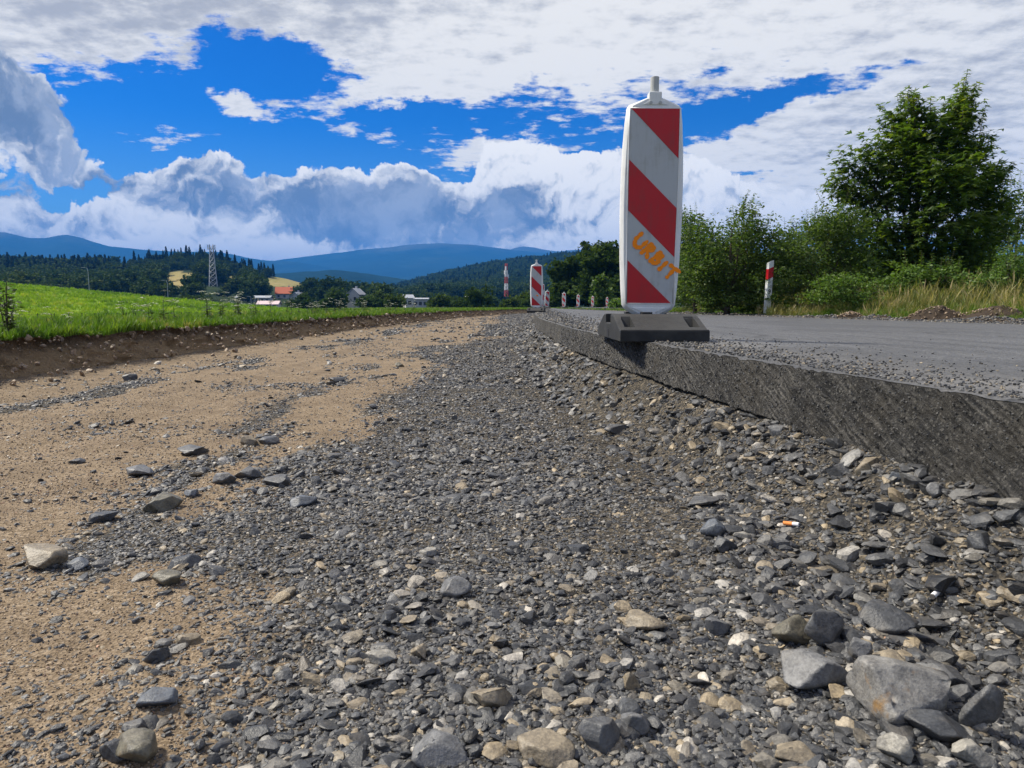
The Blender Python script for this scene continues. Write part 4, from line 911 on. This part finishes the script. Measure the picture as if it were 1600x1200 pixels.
lamp(137, 418, 150, 'street lamp nearest the left edge above the meadow ridge'); lamp(261, 438, 175, 'street lamp midway along the meadow ridge'); lamp(392, 463, 230, 'small street lamp right of the lattice tower')
fe = empty('wire_fence', (0, 0, 0)); tag(fe, 'low wire fence with thin dark posts along the meadow foot', 'fence')
M_post = simple('fence_post', (.035, .05, .03), .8, .3, 10); fp_ = []
for k, px in enumerate([20, 61, 86, 108, 129, 149, 168, 184, 198, 213, 226, 239, 254, 270, 284, 297, 309, 321, 334, 346, 358, 370, 382, 394, 406, 418, 430]):
    d = 60 + k * .55; b = at(px, 511 - k * .35, d); fp_.append(b); MB().tube([b - Vector((0, 0, .4)), b + Vector((rs.uniform(-.04, .04), 0, 1.18))], .04, 5).build('post', M_post, fe)
for z in (.35, .7, 1.1):
    mb = MB(); mb.tube([p + Vector((0, 0, z)) for p in fp_], .010, 3, False); mb.build('wire', M_post, fe)

# ------------------------------------------------------------------ roadside post
p = at(1199, 474, 16.6); e = empty('roadside_post', (p.x, 16.6, p.z - .10), R(24)); tag(e, 'white roadside delineator post with red band and black number', 'roadside post')
e.rotation_euler = (0, R(2.2), R(20)); e.scale = (1, 1, .92)
def slant(z0, z1, w, dpt, sl):
    V = []; 
    for z, q in ((z0, 0), (z1, 1)):
        for x, y in ((-w, -dpt), (w, -dpt), (w, dpt), (-w, dpt)): V.append((x, y, z + sl * (x / w) * (1 if z > .3 else 0)))
    return V, [(0, 1, 2, 3), (4, 7, 6, 5), (0, 4, 5, 1), (1, 5, 6, 2), (2, 6, 7, 3), (3, 7, 4, 0)]
MB().add(*slant(-.15, 1.19, .070, .040, .035)).build('post_body', M_wplast, e)
MB().add(*slant(.76, 1.03, .073, .043, .035)).build('red_band', M_red, e)
M_ink = simple('black_print', (.02, .02, .02), .6, .1, 20); M_inkf = simple('faded_print', (.33, .33, .34), .6, .3, 20)
def text_mesh(name, s, size, mat, parent, loc, rot=(R(90), 0, 0)):
    cu = bpy.data.curves.new(name, 'FONT'); cu.body = s; cu.size = size; cu.align_x = 'CENTER'; cu.extrude = .0012; cu.offset = .003
    o = bpy.data.objects.new(name, cu); col.objects.link(o); dg = bpy.context.evaluated_depsgraph_get(); me = bpy.data.meshes.new_from_object(o.evaluated_get(dg))
    bpy.data.objects.remove(o); me.materials.clear(); me.materials.append(mat); q = mobj(name, me, parent); q.location = loc; q.rotation_euler = rot; return q
text_mesh('number', '9', .16, M_ink, e, (.0, -.0445, .36)); text_mesh('faded_number', 'V', .12, M_inkf, e, (-.01, -.0445, .62)); text_mesh('faded_number', '5', .11, M_inkf, e, (.03, -.0445, .51))

# ------------------------------------------------------------------ warning boards
def foot_mesh():
    xs = sorted({-.2, -.197, -.175, -.172, -.168, -.128, -.124, -.12, 0, .12, .124, .128, .168, .172, .175, .197, .2} | set(np.linspace(-.11, .11, 9).round(4)))
    ysv = sorted({-.4, -.397, -.372, -.368, -.34, -.336, -.24, -.236, -.2, -.15, -.12, -.116, -.085, -.081, -.05, .05, .081, .085, .116, .12, .15, .2, .236, .24, .336, .34, .368, .372, .397, .4} | set(np.linspace(-.33, -.24, 5).round(4)) | set(np.linspace(.24, .33, 5).round(4)))
    H, lip = .118, .052
    def h(x, y):
        ay = abs(y); z = lip if ay > .37 else H if ay < .17 else lip + (H - lip) * (.37 - ay) / .20
        if .126 < abs(x) < .17 and .20 < ay < .338: z = .045                                   # hand holes
        if abs(x) > .17 and ay < .083: z = .075                                                # dip in the flank
        if ay > .398 or abs(x) > .198: z -= .006
        return z
    nx, ny = len(xs), len(ysv); V = [(x, y, h(x, y)) for y in ysv for x in xs]; Fs = [tuple(f) for f in grid_faces(ny, nx)]
    o = len(V); ring = [(i, 0) for i in range(nx)] + [(nx - 1, j) for j in range(1, ny)] + [(i, ny - 1) for i in range(nx - 2, -1, -1)] + [(0, j) for j in range(ny - 2, 0, -1)]
    V += [(xs[i], ysv[j], .0) for i, j in ring]; m = len(ring)
    for k in range(m):
        a, b = ring[k], ring[(k + 1) % m]; Fs.append((a[1] * nx + a[0], o + k, o + (k + 1) % m, b[1] * nx + b[0]))
    Fs.append(tuple(range(o, o + m))[::-1])
    return V, Fs
def board(loc, rz, label, lean=0., graffiti=False, hook=False):
    e = empty('warning_board', loc, rz); tag(e, label, 'warning board', 'red and white striped boards along the road edge')
    ft = poly('foot', *foot_mesh(), M_rubber, e); bpy.context.view_layer.update()
    for sx in (-1, 1):                                                                         # black blocks stand in for the shade inside the flank notches
        for sy in (-.0,): MB().box((sx * .1905, sy, .022), (.022, .075, .046)).build('slot_shade', M_black, ft)
    for cx, cyy in ((-.075, .10), (-.02, -.06), (.085, .10)): bevel(MB().box((cx, cyy, .121), (.05, .06, .014)).build('socket_rim', M_black, ft), .002)
    o = [(.05, .088), (.062, .105), (.118, .142), (.131, .165), (.138, .25), (.146, .40), (.1505, .60), (.1505, .78), (.146, .95), (.138, 1.08), (.130, 1.155), (.120, 1.172), (.036, 1.208)]
    out = [(x, z) for x, z in o] + [(-x, z) for x, z in reversed(o)]; n = len(out); c = (0, .66)
    def ringp(k, y, zin=0): return [((x - math.copysign(k, x)) if abs(x) > .06 else x * (1 - k * 3), y, z + (-.6 * k if z > .66 else .6 * k)) for x, z in out]
    rings = [ringp(.012, .028), ringp(.002, .018), ringp(0, .004), ringp(.004, -.012), ringp(.016, -.026), ringp(.024, -.028)]
    V = sum(rings, []); Fs = [tuple(range(n))]
    for r_ in range(5):
        for k in range(n): Fs.append((r_ * n + k, r_ * n + (k + 1) % n, (r_ + 1) * n + (k + 1) % n, (r_ + 1) * n + k))
    Fs.append(tuple(range(5 * n, 6 * n))[::-1]); b = poly('board', V, Fs, M_wplast, e, True)
    b.modifiers.new('edge', 'EDGE_SPLIT').split_angle = R(28)
    # sheeting frame, a thin raised lip with the sheet inside it
    zt, zb = 1.150, .172; wt, wm, wb_ = .1145, .1165, .1095
    def W_(v): return wt + (wm - wt) * min(1, v * 3) if v < .4 else wm + (wb_ - wm) * (v - .4) / .6
    def pt(u_, v_, y): return ((u_ * 2 - 1) * W_(v_), y, zt + (zb - zt) * v_)
    def strip(name, pts, y, mat, parent, th=.0015):
        n_ = len(pts); V_ = [pt(u_, v_, y) for u_, v_ in pts] + [pt(u_, v_, y + th) for u_, v_ in pts]
        return poly(name, V_, [tuple(range(n_)), tuple(range(n_, 2 * n_))[::-1]] + [(k, k + n_, (k + 1) % n_ + n_, (k + 1) % n_) for k in range(n_)], mat, parent)
    rim = MB()
    vsr = [0, .1, .2, .4, .6, .8, 1]
    for sg in (0, 1):
        pts = [pt(sg, v_, -.0285) for v_ in vsr]; pts = [(x + (.004 if sg else -.004), y, z) for x, y, z in pts]; rim.tube(pts, .0035, 6)
    rim.tube([pt(0, 0, -.0285), pt(1, 0, -.0285)], .0035, 6); rim.tube([pt(0, 1, -.0285), pt(1, 1, -.0285)], .0035, 6)
    rim.build('sheet_frame', M_wplast, b, True)
    strip('white_sheet', [(0, v_) for v_ in vsr] + [(1, v_) for v_ in reversed(vsr)], -.0296, M_sheet, b)
    Lf = lambda k: min(1, .258 * k); Rt = lambda k: min(1, .250 + .2535 * k)
    for k0, k1 in ((-1, 0), (1, 2), (3, 4)):
        if k0 < 0: pts = [(.005, 0), (1, 0), (1, .12), (1, Rt(0))]
        elif k0 == 1: pts = [(0, Lf(1)), (1, Rt(1)), (1, .62), (1, Rt(2)), (0, Lf(2)), (0, .4)]
        else: pts = [(0, Lf(3)), (.975, 1), (0, 1), (0, .88)]
        strip('red_stripe', pts, -.0312, M_red, b)
    # top collar and peg, lower bracket
    mb = MB(); mb.add([(-.065, -.031, 1.165), (.065, -.031, 1.165), (.03, -.031, 1.188), (.03, -.031, 1.232), (-.03, -.031, 1.232), (-.03, -.031, 1.188), (-.065, .027, 1.165), (.065, .027, 1.165), (.03, .027, 1.188), (.03, .027, 1.232), (-.03, .027, 1.232), (-.03, .027, 1.188)],
        [(0, 1, 2, 5), (5, 2, 3, 4), (6, 11, 8, 7), (11, 10, 9, 8), (0, 6, 7, 1), (1, 7, 8, 2), (2, 8, 9, 3), (3, 9, 10, 4), (4, 10, 11, 5), (5, 11, 6, 0)])
    cl = bevel(mb.build('collar', M_wplast, b), .005, 2)
    for sx in (-1, 1): MB().tube([(sx * .022, -.03, 1.176), (sx * .022, -.036, 1.176)], .008, 8).build('bolt', M_peg, cl)
    bevel(MB().tube([(0, 0, 1.225), (0, 0, 1.31)], .0205, 16).build('peg', M_peg, b, False), .003)
    mb = MB(); mb.add([(-.09, -.031, .15), (.09, -.031, .15), (.03, -.031, .125), (-.03, -.031, .125), (-.03, -.031, .085), (.03, -.031, .085), (-.09, -.02, .15), (.09, -.02, .15), (.03, -.02, .125), (-.03, -.02, .125), (-.03, -.02, .085), (.03, -.02, .085)],
        [(0, 1, 2, 3), (3, 2, 5, 4), (6, 9, 8, 7), (9, 10, 11, 8), (0, 6, 7, 1), (1, 7, 8, 2), (2, 8, 11, 5), (5, 11, 10, 4), (4, 10, 9, 3), (3, 9, 6, 0)])
    bevel(mb.build('bracket', M_wplast, b), .003, 2)
    MB().box((0, 0, .06), (.055, .042, .12)).build('tongue', M_wplast, b)
    if graffiti:                                                                               # letters sprayed along the white band
        strokes = [[(.0, 1.0), (-.03, .45), (.10, .06), (.3, .02), (.46, .2), (.50, .86)], [(.74, .92), (.70, .0)], [(.74, .92), (1.0, .86), (1.03, .58), (.74, .5)], [(.80, .5), (1.08, .02)],
                   [(1.38, .95), (1.34, .02)], [(1.38, .95), (1.62, .86), (1.60, .6), (1.38, .52)], [(1.42, .52), (1.68, .40), (1.62, .1), (1.36, .02)], [(2.02, .78), (1.99, .06)], [(2.3, .82), (2.86, .92)], [(2.56, .86), (2.58, .02)]]
        A = Vector((-.092, 0, .478)); dirv = Vector((.707, 0, -.707)); upv = Vector((.66, 0, .75)); S_ = .094; H_ = .068
        mb = MB()
        for st in strokes:
            pts = []
            for i in range(len(st) - 1):
                for q in range(5): f = q / 5; pts.append((st[i][0] + (st[i + 1][0] - st[i][0]) * f, st[i][1] + (st[i + 1][1] - st[i][1]) * f))
            pts.append(st[-1]); V3 = [A + dirv * (x * S_) + upv * (z * H_) for x, z in pts]; ncir = 8
            for i, p3 in enumerate(V3):
                w3 = .0098 * (1 + .25 * math.sin(i * 1.7 + st[0][0] * 9)); o_ = len(mb.V)
                mb.add([(p3.x + w3 * math.cos(6.283 * k / ncir), -.0322 - .00004 * (len(mb.V) % 97) / 8, p3.z + w3 * math.sin(6.283 * k / ncir)) for k in range(ncir)], [tuple(range(ncir))])
        mb.build('sprayed_word', M_spray, b)
    if hook:
        MB().box((.02, -.0325, .42), (.05, .001, .03), Matrix.Rotation(R(35), 3, 'Y')).build('orange_smudge', M_spray, b)
    b.rotation_euler = (0, lean, 0); b.scale = (1.03, 1, .958); b.location = (0, 0, .006); return e
def on_road(px, d): x = (px - 800) / F * d; return (x, d, float(road_z(x, d)) if d < 48 else .335)
p = on_road(1021, 3.42); board((.685, 3.46, ROADZ + .002), R(0), 'large red and white striped board sprayed with an orange word', R(.4), True)
specs = [(838, 16.6, -6, .0, 'second striped board standing alone at the curve of the asphalt edge'), (845.2, 31, -4, .3, 'striped board almost hidden behind the second board'),
         (854, 46, 6, 2., 'slightly tilted striped board just right of the second board'), (880.5, 52.5, -28, 0, 'first of the four small boards on the bend, nearest the second board'),
         (902.5, 62, -30, .5, 'second of the four small striped boards on the bend'), (925, 72, -32, 0, 'third of the four small striped boards on the bend'), (947.5, 80, -34, 0, 'last small striped board, closest to the large board')]
for i, (px, d, rz, ln, lb) in enumerate(specs):
    board(on_road(px, d), R(rz), lb, R(ln), False, i == 0)

# ------------------------------------------------------------------ soil heaps
def heap(px, py, d, w, h, label, seed):
    p = at(px, py, d); n = 44; g = np.linspace(-1, 1, n); X, Y = np.meshgrid(g, g); rr = np.sqrt(X ** 2 + Y ** 2)
    Z = h * np.clip(1 - rr ** 1.4, -.05, 1) * (1 + .5 * fbm(X, Y, .6, 3, seed)) + h * .28 * fbm(X, Y, .22, 4, seed + 1) * np.clip(1.1 - rr, 0, 1) - .03
    o = mobj('soil_heap', mesh_np('soil_heap', np.stack([X * w / 2, Y * w * .4, Z], -1), grid_faces(n, n), M_clodm, False)); o.location = (p.x, d, rv(p.x, d)); tag(o, label, 'soil heap')
    k = 130; a = rng.uniform(0, 6.28, k); q = rng.random(k) ** .7 * .95; x = np.cos(a) * q * w / 2; y = np.sin(a) * q * w * .4; S = rng.uniform(.02, .06, k)
    scatter('soil_crumbs', C_clod, 8, np.stack([x, y, h * np.clip(1 - q ** 1.4, 0, 1) * .95], 1), rot_rand(k, 1), (S / 2)[:, None] * np.ones((1, 3)), rng.random(k) * .7, o)
heap(1465, 491, 12.0, 1.15, .25, 'dark heap of dug soil on the shoulder below the maple', 91)
heap(1560, 494, 11.6, 1.3, .17, 'flatter soil heap towards the right picture edge', 92)
heap(1330, 489, 13.6, .55, .10, 'small mound of soil between the roadside post and the large heap', 93)

# ------------------------------------------------------------------ flowers and weeds
def umbel_meshes(seed):
    r = random.Random(seed); st = MB(); heads = []; H = 1.
    st.tube([(0, 0, -.03), (.01, .01, .45), (.0, .02, .72)], [.010, .008, .007], 5, False)
    for k in range(r.randint(3, 6)):
        a = r.uniform(0, 6.283); L = r.uniform(.05, .26); top = Vector((L * math.cos(a), L * math.sin(a), r.uniform(.62, 1.0))); st.tube([(0, .01, r.uniform(.35, .68)), tuple(top)], [.006, .004], 4, False)
        hb = MB(); R_ = r.uniform(.11, .18)
        for q in range(34):
            b = r.uniform(0, 6.283); rr = R_ * math.sqrt(r.random()); c = top + Vector((rr * math.cos(b), rr * math.sin(b), .03 - .3 * rr * rr / R_)); s = .024
            hb.add([c + Vector((s * math.cos(z), s * math.sin(z), r.uniform(-.004, .004))) for z in (0, 1.57, 3.14, 4.71)], [(0, 1, 2, 3)])
        for q in range(8): b = q * .785; st.tube([tuple(top), tuple(top + Vector((R_ * .8 * math.cos(b), R_ * .8 * math.sin(b), .02)))], .0025, 3, False)
        heads.append(hb)
    P = []; A = []
    for q in range(46): a = r.uniform(0, 6.283); P.append((.02 * math.cos(a), .02 * math.sin(a), r.uniform(.05, .5))); A.append((math.cos(a), math.sin(a), r.uniform(-.1, .6)))
    g = np.random.default_rng(seed); V, Fc, rv_ = leaf_arrays(np.array(P), np.array(A), np.tile([0, 0, 1.], (46, 1)), g.uniform(.08, .22, 46), 'oval', g.random(46))
    lm = mesh_np('leaves', V, Fc, M_weed, False, {'rnd': rv_})
    def tomesh(nm, mb, mat): m = bpy.data.meshes.new(nm); m.from_pydata(mb.V, [], mb.F); m.update(); m.materials.append(mat); return m
    return tomesh('stem', st, M_stem), [tomesh('flower_head', h, M_floret) for h in heads], lm
ump = [umbel_meshes(70 + i) for i in range(5)]
def umbel(x, y, h, k, label, group='white flowering plants on the bank'):
    e = empty('umbel_plant', (x, y, float(verge_left_z(np.array(x), np.array(y))) - .01), rs.uniform(0, 6)); h = h * .95; e.scale = (h, h, h); tag(e, label, 'wild flower', group); s, hd, lm = ump[k % 5]
    mobj('stem', s, e); [mobj('flower_head', m, e) for m in hd]; mobj('leaves', lm, e)
ul = [(258, 7.6, .42, 'tallest white umbel plant at the notch in the bank'), (236, 7.2, .36, 'white umbel plant leaning beside the tallest one'), (212, 6.8, .28, 'low white umbel cluster left of the bank notch'), (196, 7.4, .30, 'small white umbel plant furthest left of the notch group'),
      (112, 5.6, .20, 'short white umbel above the left bank near the fence'), (85, 6.3, .24, 'pale umbel seed heads left of the short white umbel'), (24, 5.1, .27, 'single white umbel beside the tall dark weed'), (275, 8.1, .34, 'white umbel plant just right of the tallest one')]
for i, (px, y, h, lb) in enumerate(ul): umbel((px - 800) / F * y, y, h, i, lb)
for k in range(46):
    px = rs.choice([rs.uniform(310, 470), rs.uniform(330, 700), rs.uniform(480, 620)]); y = np.interp(px, [300, 470, 600, 700], [9, 13.5, 19, 26]) * rs.uniform(.95, 1.25)
    x = (px - 800) / F * y
    if x > float(xl(np.array(y))) - .15: x = float(xl(np.array(y))) - rs.uniform(.2, 1.)
    umbel(x, y, rs.uniform(.26, .5), k, 'white wild flower in the strip along the distant bank', 'white flowers of the distant bank strip')
# dark branching weed at the left edge
y = 4.9; x = (14 - 800) / F * y; e = empty('tall_weed', (x, y, .27)); tag(e, 'tall dark branching weed at the left picture edge', 'weed')
mb = MB(); P = []; A = []; r = random.Random(4)
for s in range(5):
    a = r.uniform(0, 6.28); tx, ty, tz = .10 * math.cos(a), .08 * math.sin(a), r.uniform(.24, .44); mb.tube([(0, 0, 0), (tx * .4, ty * .4, tz * .5), (tx, ty, tz)], [.005, .004, .002], 5, False)
    for q in range(60):
        f = r.uniform(.12, 1.); bp = Vector((tx * f, ty * f, tz * f)); b = r.uniform(0, 6.28); P.append(tuple(bp + Vector((math.cos(b), math.sin(b), .4)) * r.uniform(0, .035))); A.append((math.cos(b), math.sin(b), r.uniform(-.2, .9)))
mb.build('stem', M_bark, e); g = np.random.default_rng(9); V, Fc, rv_ = leaf_arrays(np.array(P), np.array(A), g.normal(0, .5, (len(P), 3)) + [0, 0, 1], g.uniform(.015, .05, len(P)), 'oval', g.random(len(P)))
mobj('leaves', mesh_np('leaves', V, Fc, M_weed, False, {'rnd': rv_}), e)

# ------------------------------------------------------------------ single rocks
def rock_mesh(seed, w, dpt, h, planes=9, mat=None):
    r = random.Random(seed); bm = bmesh.new(); bmesh.ops.create_icosphere(bm, subdivisions=4, radius=1)
    pl = [(Vector((r.gauss(0, 1), r.gauss(0, 1), r.gauss(0, 1))).normalized(), r.uniform(.46, .80)) for _ in range(planes + 4)] + [(Vector((r.uniform(-.2, .2), r.uniform(-.2, .2), 1)).normalized(), r.uniform(.6, .75))]
    V = np.array([v.co[:] for v in bm.verts])
    for nrm, dd in pl:
        k = np.clip(V @ np.array(nrm) - dd, 0, None); V = V - k[:, None] * np.array(nrm)
    a = fbm(V[:, 0] + V[:, 2] * .7, V[:, 1] - V[:, 2] * .5, .5, 4, seed); V = V * (1 + .06 * a + .03 * fbm(V[:, 0] * 1.3 + V[:, 1], V[:, 2] + V[:, 1], .14, 3, seed + 1))[:, None]
    V = V / np.abs(V).max(0) * np.array([w / 2, dpt / 2, h / 2])
    for v_, c in zip(bm.verts, V): v_.co = c
    me = bpy.data.meshes.new('rock'); bm.to_mesh(me); bm.free(); me.materials.append(mat)
    me.polygons.foreach_set('use_smooth', [True] * len(me.polygons)); return me
K = {n_: stone_mat('rock_' + n_, c, stain=s) for n_, c, s in (('grey', (.115, .117, .12), .0), ('dark', (.045, .048, .053), 0), ('blue', (.085, .095, .11), 0), ('tan', (.19, .16, .115), .3), ('olive', (.10, .092, .068), .2), ('rusty', (.155, .152, .145), .75), ('pale', (.22, .21, .185), .2), ('mid', (.075, .077, .08), .15))}
def floor_hit(px, py):
    r_ = ray(px, py); t = np.geomspace(.4, 40, 4000); f = CAMZ + r_.z * t - floor_z(r_.x * t, r_.y * t, False); k = int(np.argmax(f < 0)); q = t[k]
    return Vector((r_.x * q, r_.y * q, CAMZ + r_.z * q))
def rock(x0, x1, y0, y1, kind, label, dep=.8, rise=0., seed=None, tilt=(0, 0), z=None, hk=1.):
    cx = (x0 + x1) / 2; p = floor_hit(cx, y1 - .12 * (y1 - y0)); zb = p.z
    dist = math.hypot(p.y, CAMZ - zb); w = (x1 - x0) / F * dist * 1.02
    h = max(.35 * w, min(.85 * w, (y1 - y0) / F * dist * .85)) * hk; dp = w * dep
    sd = seed or int(x0 * 7 + y0); o = mobj('rock', rock_mesh(sd, w, dp, h, 9, K[kind])); o.location = (p.x * (p.y + dp * .38) / p.y, p.y + dp * .38, zb + h * .30 + rise)
    o.rotation_euler = (tilt[0], tilt[1], random.Random(sd).uniform(-.35, .35)); return tag(o, label, 'rock')
rock(1342, 1482, 1041, 1146, 'rusty', 'biggest pale grey rock with orange rust stain', .8, .008)
rock(1219, 1319, 1025, 1094, 'grey', 'smooth flat topped grey rock beside the biggest rock')
rock(1244, 1333, 959, 1022, 'mid', 'long slanted dark rock behind the flat topped grey rock', .6, .006, tilt=(0, .35))
rock(1345, 1434, 947, 1006, 'dark', 'faceted near black rock in front of the white cigarette end', .75, .004)
rock(1195, 1275, 958, 1020, 'olive', 'dark rock with mustard yellow patch left of the slanted rock', .7, seed=4242)
rock(1494, 1566, 1078, 1158, 'mid', 'upright tilted slab right of the biggest rock', .45, .012, tilt=(.2, -.6))
rock(1419, 1510, 1122, 1170, 'dark', 'dark wedge rock lying under the tilted slab', .7)
rock(1322, 1358, 995, 1047, 'grey', 'narrow upright stone between the slanted and biggest rocks', .8, .006, hk=1.3)
rock(1360, 1415, 1020, 1052, 'tan', 'brownish stone just behind the biggest rock')
rock(1481, 1540, 1162, 1205, 'pale', 'pale rock at the bottom edge under the tilted slab')
rock(1376, 1428, 1148, 1200, 'pale', 'light grey chipped rock at the bottom below the biggest rock')
rock(1100, 1138, 960, 1000, 'grey', 'rounded grey stone left of the yellow patched rock')
rock(972, 1038, 958, 996, 'tan', 'flat tan grey stone alone amid the dark gravel')
rock(1208, 1272, 1170, 1208, 'tan', 'grey brown stone on the bottom edge left of the chipped rock')
rock(1440, 1500, 1035, 1085, 'mid', 'grey stone wedged behind the tilted slab')
rock(20, 112, 853, 900, 'tan', 'large brownish rock on the sand near the left edge', .6)
rock(99, 139, 873, 895, 'blue', 'flat blue grey slate touching the brownish rock')
rock(260, 312, 865, 894, 'dark', 'black angular stone on the sand, upper of a close pair')
rock(241, 291, 892, 924, 'olive', 'dark olive stone, lower of a close pair on the sand')
rock(137, 186, 797, 820, 'dark', 'low black rock on the speckled sand above the brownish rock')
rock(228, 290, 770, 804, 'olive', 'brown grey rock in the speckled band left of the gravel')
rock(286, 314, 763, 781, 'blue', 'blue grey slate behind the brown grey rock')
rock(196, 246, 730, 748, 'grey', 'flat light grey stone lying across the speckled band')
rock(112, 135, 714, 727, 'dark', 'small black stone alone on the clean sand strip')
rock(192, 214, 583, 597, 'dark', 'round dark stone alone on sand near the cut bank', hk=1.2)
rock(272, 325, 700, 714, 'mid', 'long low dark stone at the edge of the sand strip')
rock(334, 372, 734, 762, 'grey', 'grey rock at the left of the rock cluster in the sand')
rock(365, 408, 730, 752, 'mid', 'dark rock in the middle of the rock cluster')
rock(412, 462, 742, 764, 'mid', 'dark rock at the right of the rock cluster')
rock(512, 538, 585, 600, 'dark', 'dark stone pair far back on the sand track')
rock(615, 632, 562, 575, 'olive', 'small upright brown stone far back on the track')
rock(452, 495, 770, 796, 'blue', 'slate rock resting at the border of sand and gravel')
rock(375, 402, 674, 700, 'tan', 'tan topped stone behind the rock cluster')
rock(400, 436, 680, 697, 'mid', 'dark stone right of the tan topped stone')
rock(875, 923, 851, 870, 'dark', 'flat black slate lying alone in the gravel centre')
rock(1070, 1128, 773, 797, 'mid', 'wide flat dark stone before the stony slope')
rock(1095, 1138, 806, 846, 'blue', 'blocky blue grey stone at the head of the stone ridge')
rock(1110, 1150, 830, 868, 'dark', 'dark split stone just below the blocky blue stone')
rock(1145, 1178, 828, 848, 'pale', 'pale ochre stone beside the blocky blue stone')
rock(1290, 1332, 708, 756, 'mid', 'big grey stone leaning out of the slope under the asphalt')
rock(1335, 1372, 703, 746, 'tan', 'ochre stained stone beside the big leaning stone on the slope')
rock(1384, 1416, 728, 762, 'blue', 'grey stone on the slope just below the milled edge')
rock(1448, 1482, 748, 782, 'grey', 'light grey stone under the milled edge near the right')
rock(1504, 1554, 828, 876, 'dark', 'large dark stone low on the slope at the right edge')
rock(1199, 1229, 656, 687, 'grey', 'square grey stone tucked under the asphalt middle')
rock(942, 986, 660, 684, 'mid', 'dark pair stone in the gravel beneath the large board')
rock(905, 968, 1128, 1186, 'mid', 'dark angular slab in the centre of the bottom edge', .9)
rock(960, 1012, 1110, 1158, 'grey', 'light triangular stone behind the dark angular slab', .8)
rock(806, 892, 1155, 1210, 'tan', 'wide tan boulder cut by the bottom edge')
rock(736, 800, 1074, 1122, 'tan', 'tan grey rock left of the wide tan boulder')
rock(648, 726, 1150, 1210, 'grey', 'grey rock cut by the bottom edge left of centre')
rock(182, 262, 1156, 1205, 'olive', 'olive grey rock at the bottom edge left')
rock(160, 212, 1156, 1194, 'dark', 'dark rock leaning on the olive grey bottom rock')
rock(220, 274, 1084, 1114, 'blue', 'slate piece where the sand meets the gravel near the bottom')
rock(195, 232, 1128, 1154, 'mid', 'dark slate above the pair of bottom rocks')
rock(228, 264, 1012, 1040, 'dark', 'black stone right of the bare sand near the bottom')
rock(688, 738, 900, 938, 'grey', 'grey block sitting high in the gravel centre')
rock(575, 618, 1013, 1046, 'pale', 'pale round stone in the lower gravel')
rock(640, 672, 1005, 1034, 'tan', 'tan stone to the right of the pale round stone')
rock(655, 690, 855, 872, 'pale', 'bright chip of pale slate in the gravel centre')

# individually visible stones of the gravel bed
S_me = [hull_mesh('stone', 700 + i, M_stone_o, 15, sq_(i), 3) for i in range(16)]
cnt = 0
xb, yb, sb = band(2600, .66, 1.9, .019, .042, GRC, 2.8)
sizeview = sb / np.hypot(yb, .5); order = np.argsort(-sizeview)
for j in order:
    x, y, s = xb[j], yb[j], sb[j]
    if abs(x) > .74 * y + .02 or cnt >= 245: continue
    o = bpy.data.objects.new('stone', S_me[cnt % 16]); col.objects.link(o); o.parent = trench
    o.location = (x, y, float(floor_z(np.array(x), np.array(y))) + s * .04); o.rotation_euler = (rs.gauss(0, .25), rs.gauss(0, .25), rs.uniform(0, 6.28)); q = s * .56
    o.scale = (q, q, q * rs.uniform(.8, 1.1)); cnt += 1

# ------------------------------------------------------------------ cigarette ends
M_paper = simple('cigarette_paper', (.75, .75, .76), .8, .06, 60); M_filter = simple('filter_paper', (.75, .26, .07), .8, .15, 60); M_ash = simple('burnt_end', (.12, .11, .10), .9, .3, 80)
def cig(px, py, L, ang, r0, parts, label):
    p = floor_hit(px, py); zb = p.z
    e = empty('cigarette_end', (p.x, p.y, zb + .011), R(ang)); e.rotation_euler = (0, R(-8), R(ang)); tag(e, label, 'cigarette end'); x = -L / 2
    for nm, f, mat in parts: MB().tube([(x, 0, 0), (x + L * f, 0, 0)], r0, 12).build(nm, mat, e); x += L * f
cig(1463, 936, .036, 38, .0042, (('burnt_tip', .06, M_ash), ('paper', .94, M_paper)), 'white cigarette end on the dirt right of the stone ridge')
cig(1236, 826, .034, -48, .0042, (('filter', .6, M_filter), ('paper', .4, M_paper)), 'orange filtered cigarette end below the stony slope')

# ------------------------------------------------------------------ haze
def haze_b(n):
    v = n.n('ShaderNodeVolumePrincipled'); v.inputs['Color'].default_value = (.05, .32, .95, 1); v.inputs['Density'].default_value = 1.4e-4; v.inputs['Anisotropy'].default_value = .0
    return v.outputs[0]
mh = bpy.data.materials.new('haze'); mh.use_nodes = True; mh.node_tree.nodes.clear(); nh = NT(mh.node_tree); oh = nh.n('ShaderNodeOutputMaterial'); mh.node_tree.links.new(haze_b(nh), oh.inputs['Volume'])
V, Fs = box_vf((0, 4800, 350), (19400, 12000, 712)); tag(poly('haze', V, Fs, mh), 'thin blue haze over the valley and mountains', 'haze', kind='stuff')
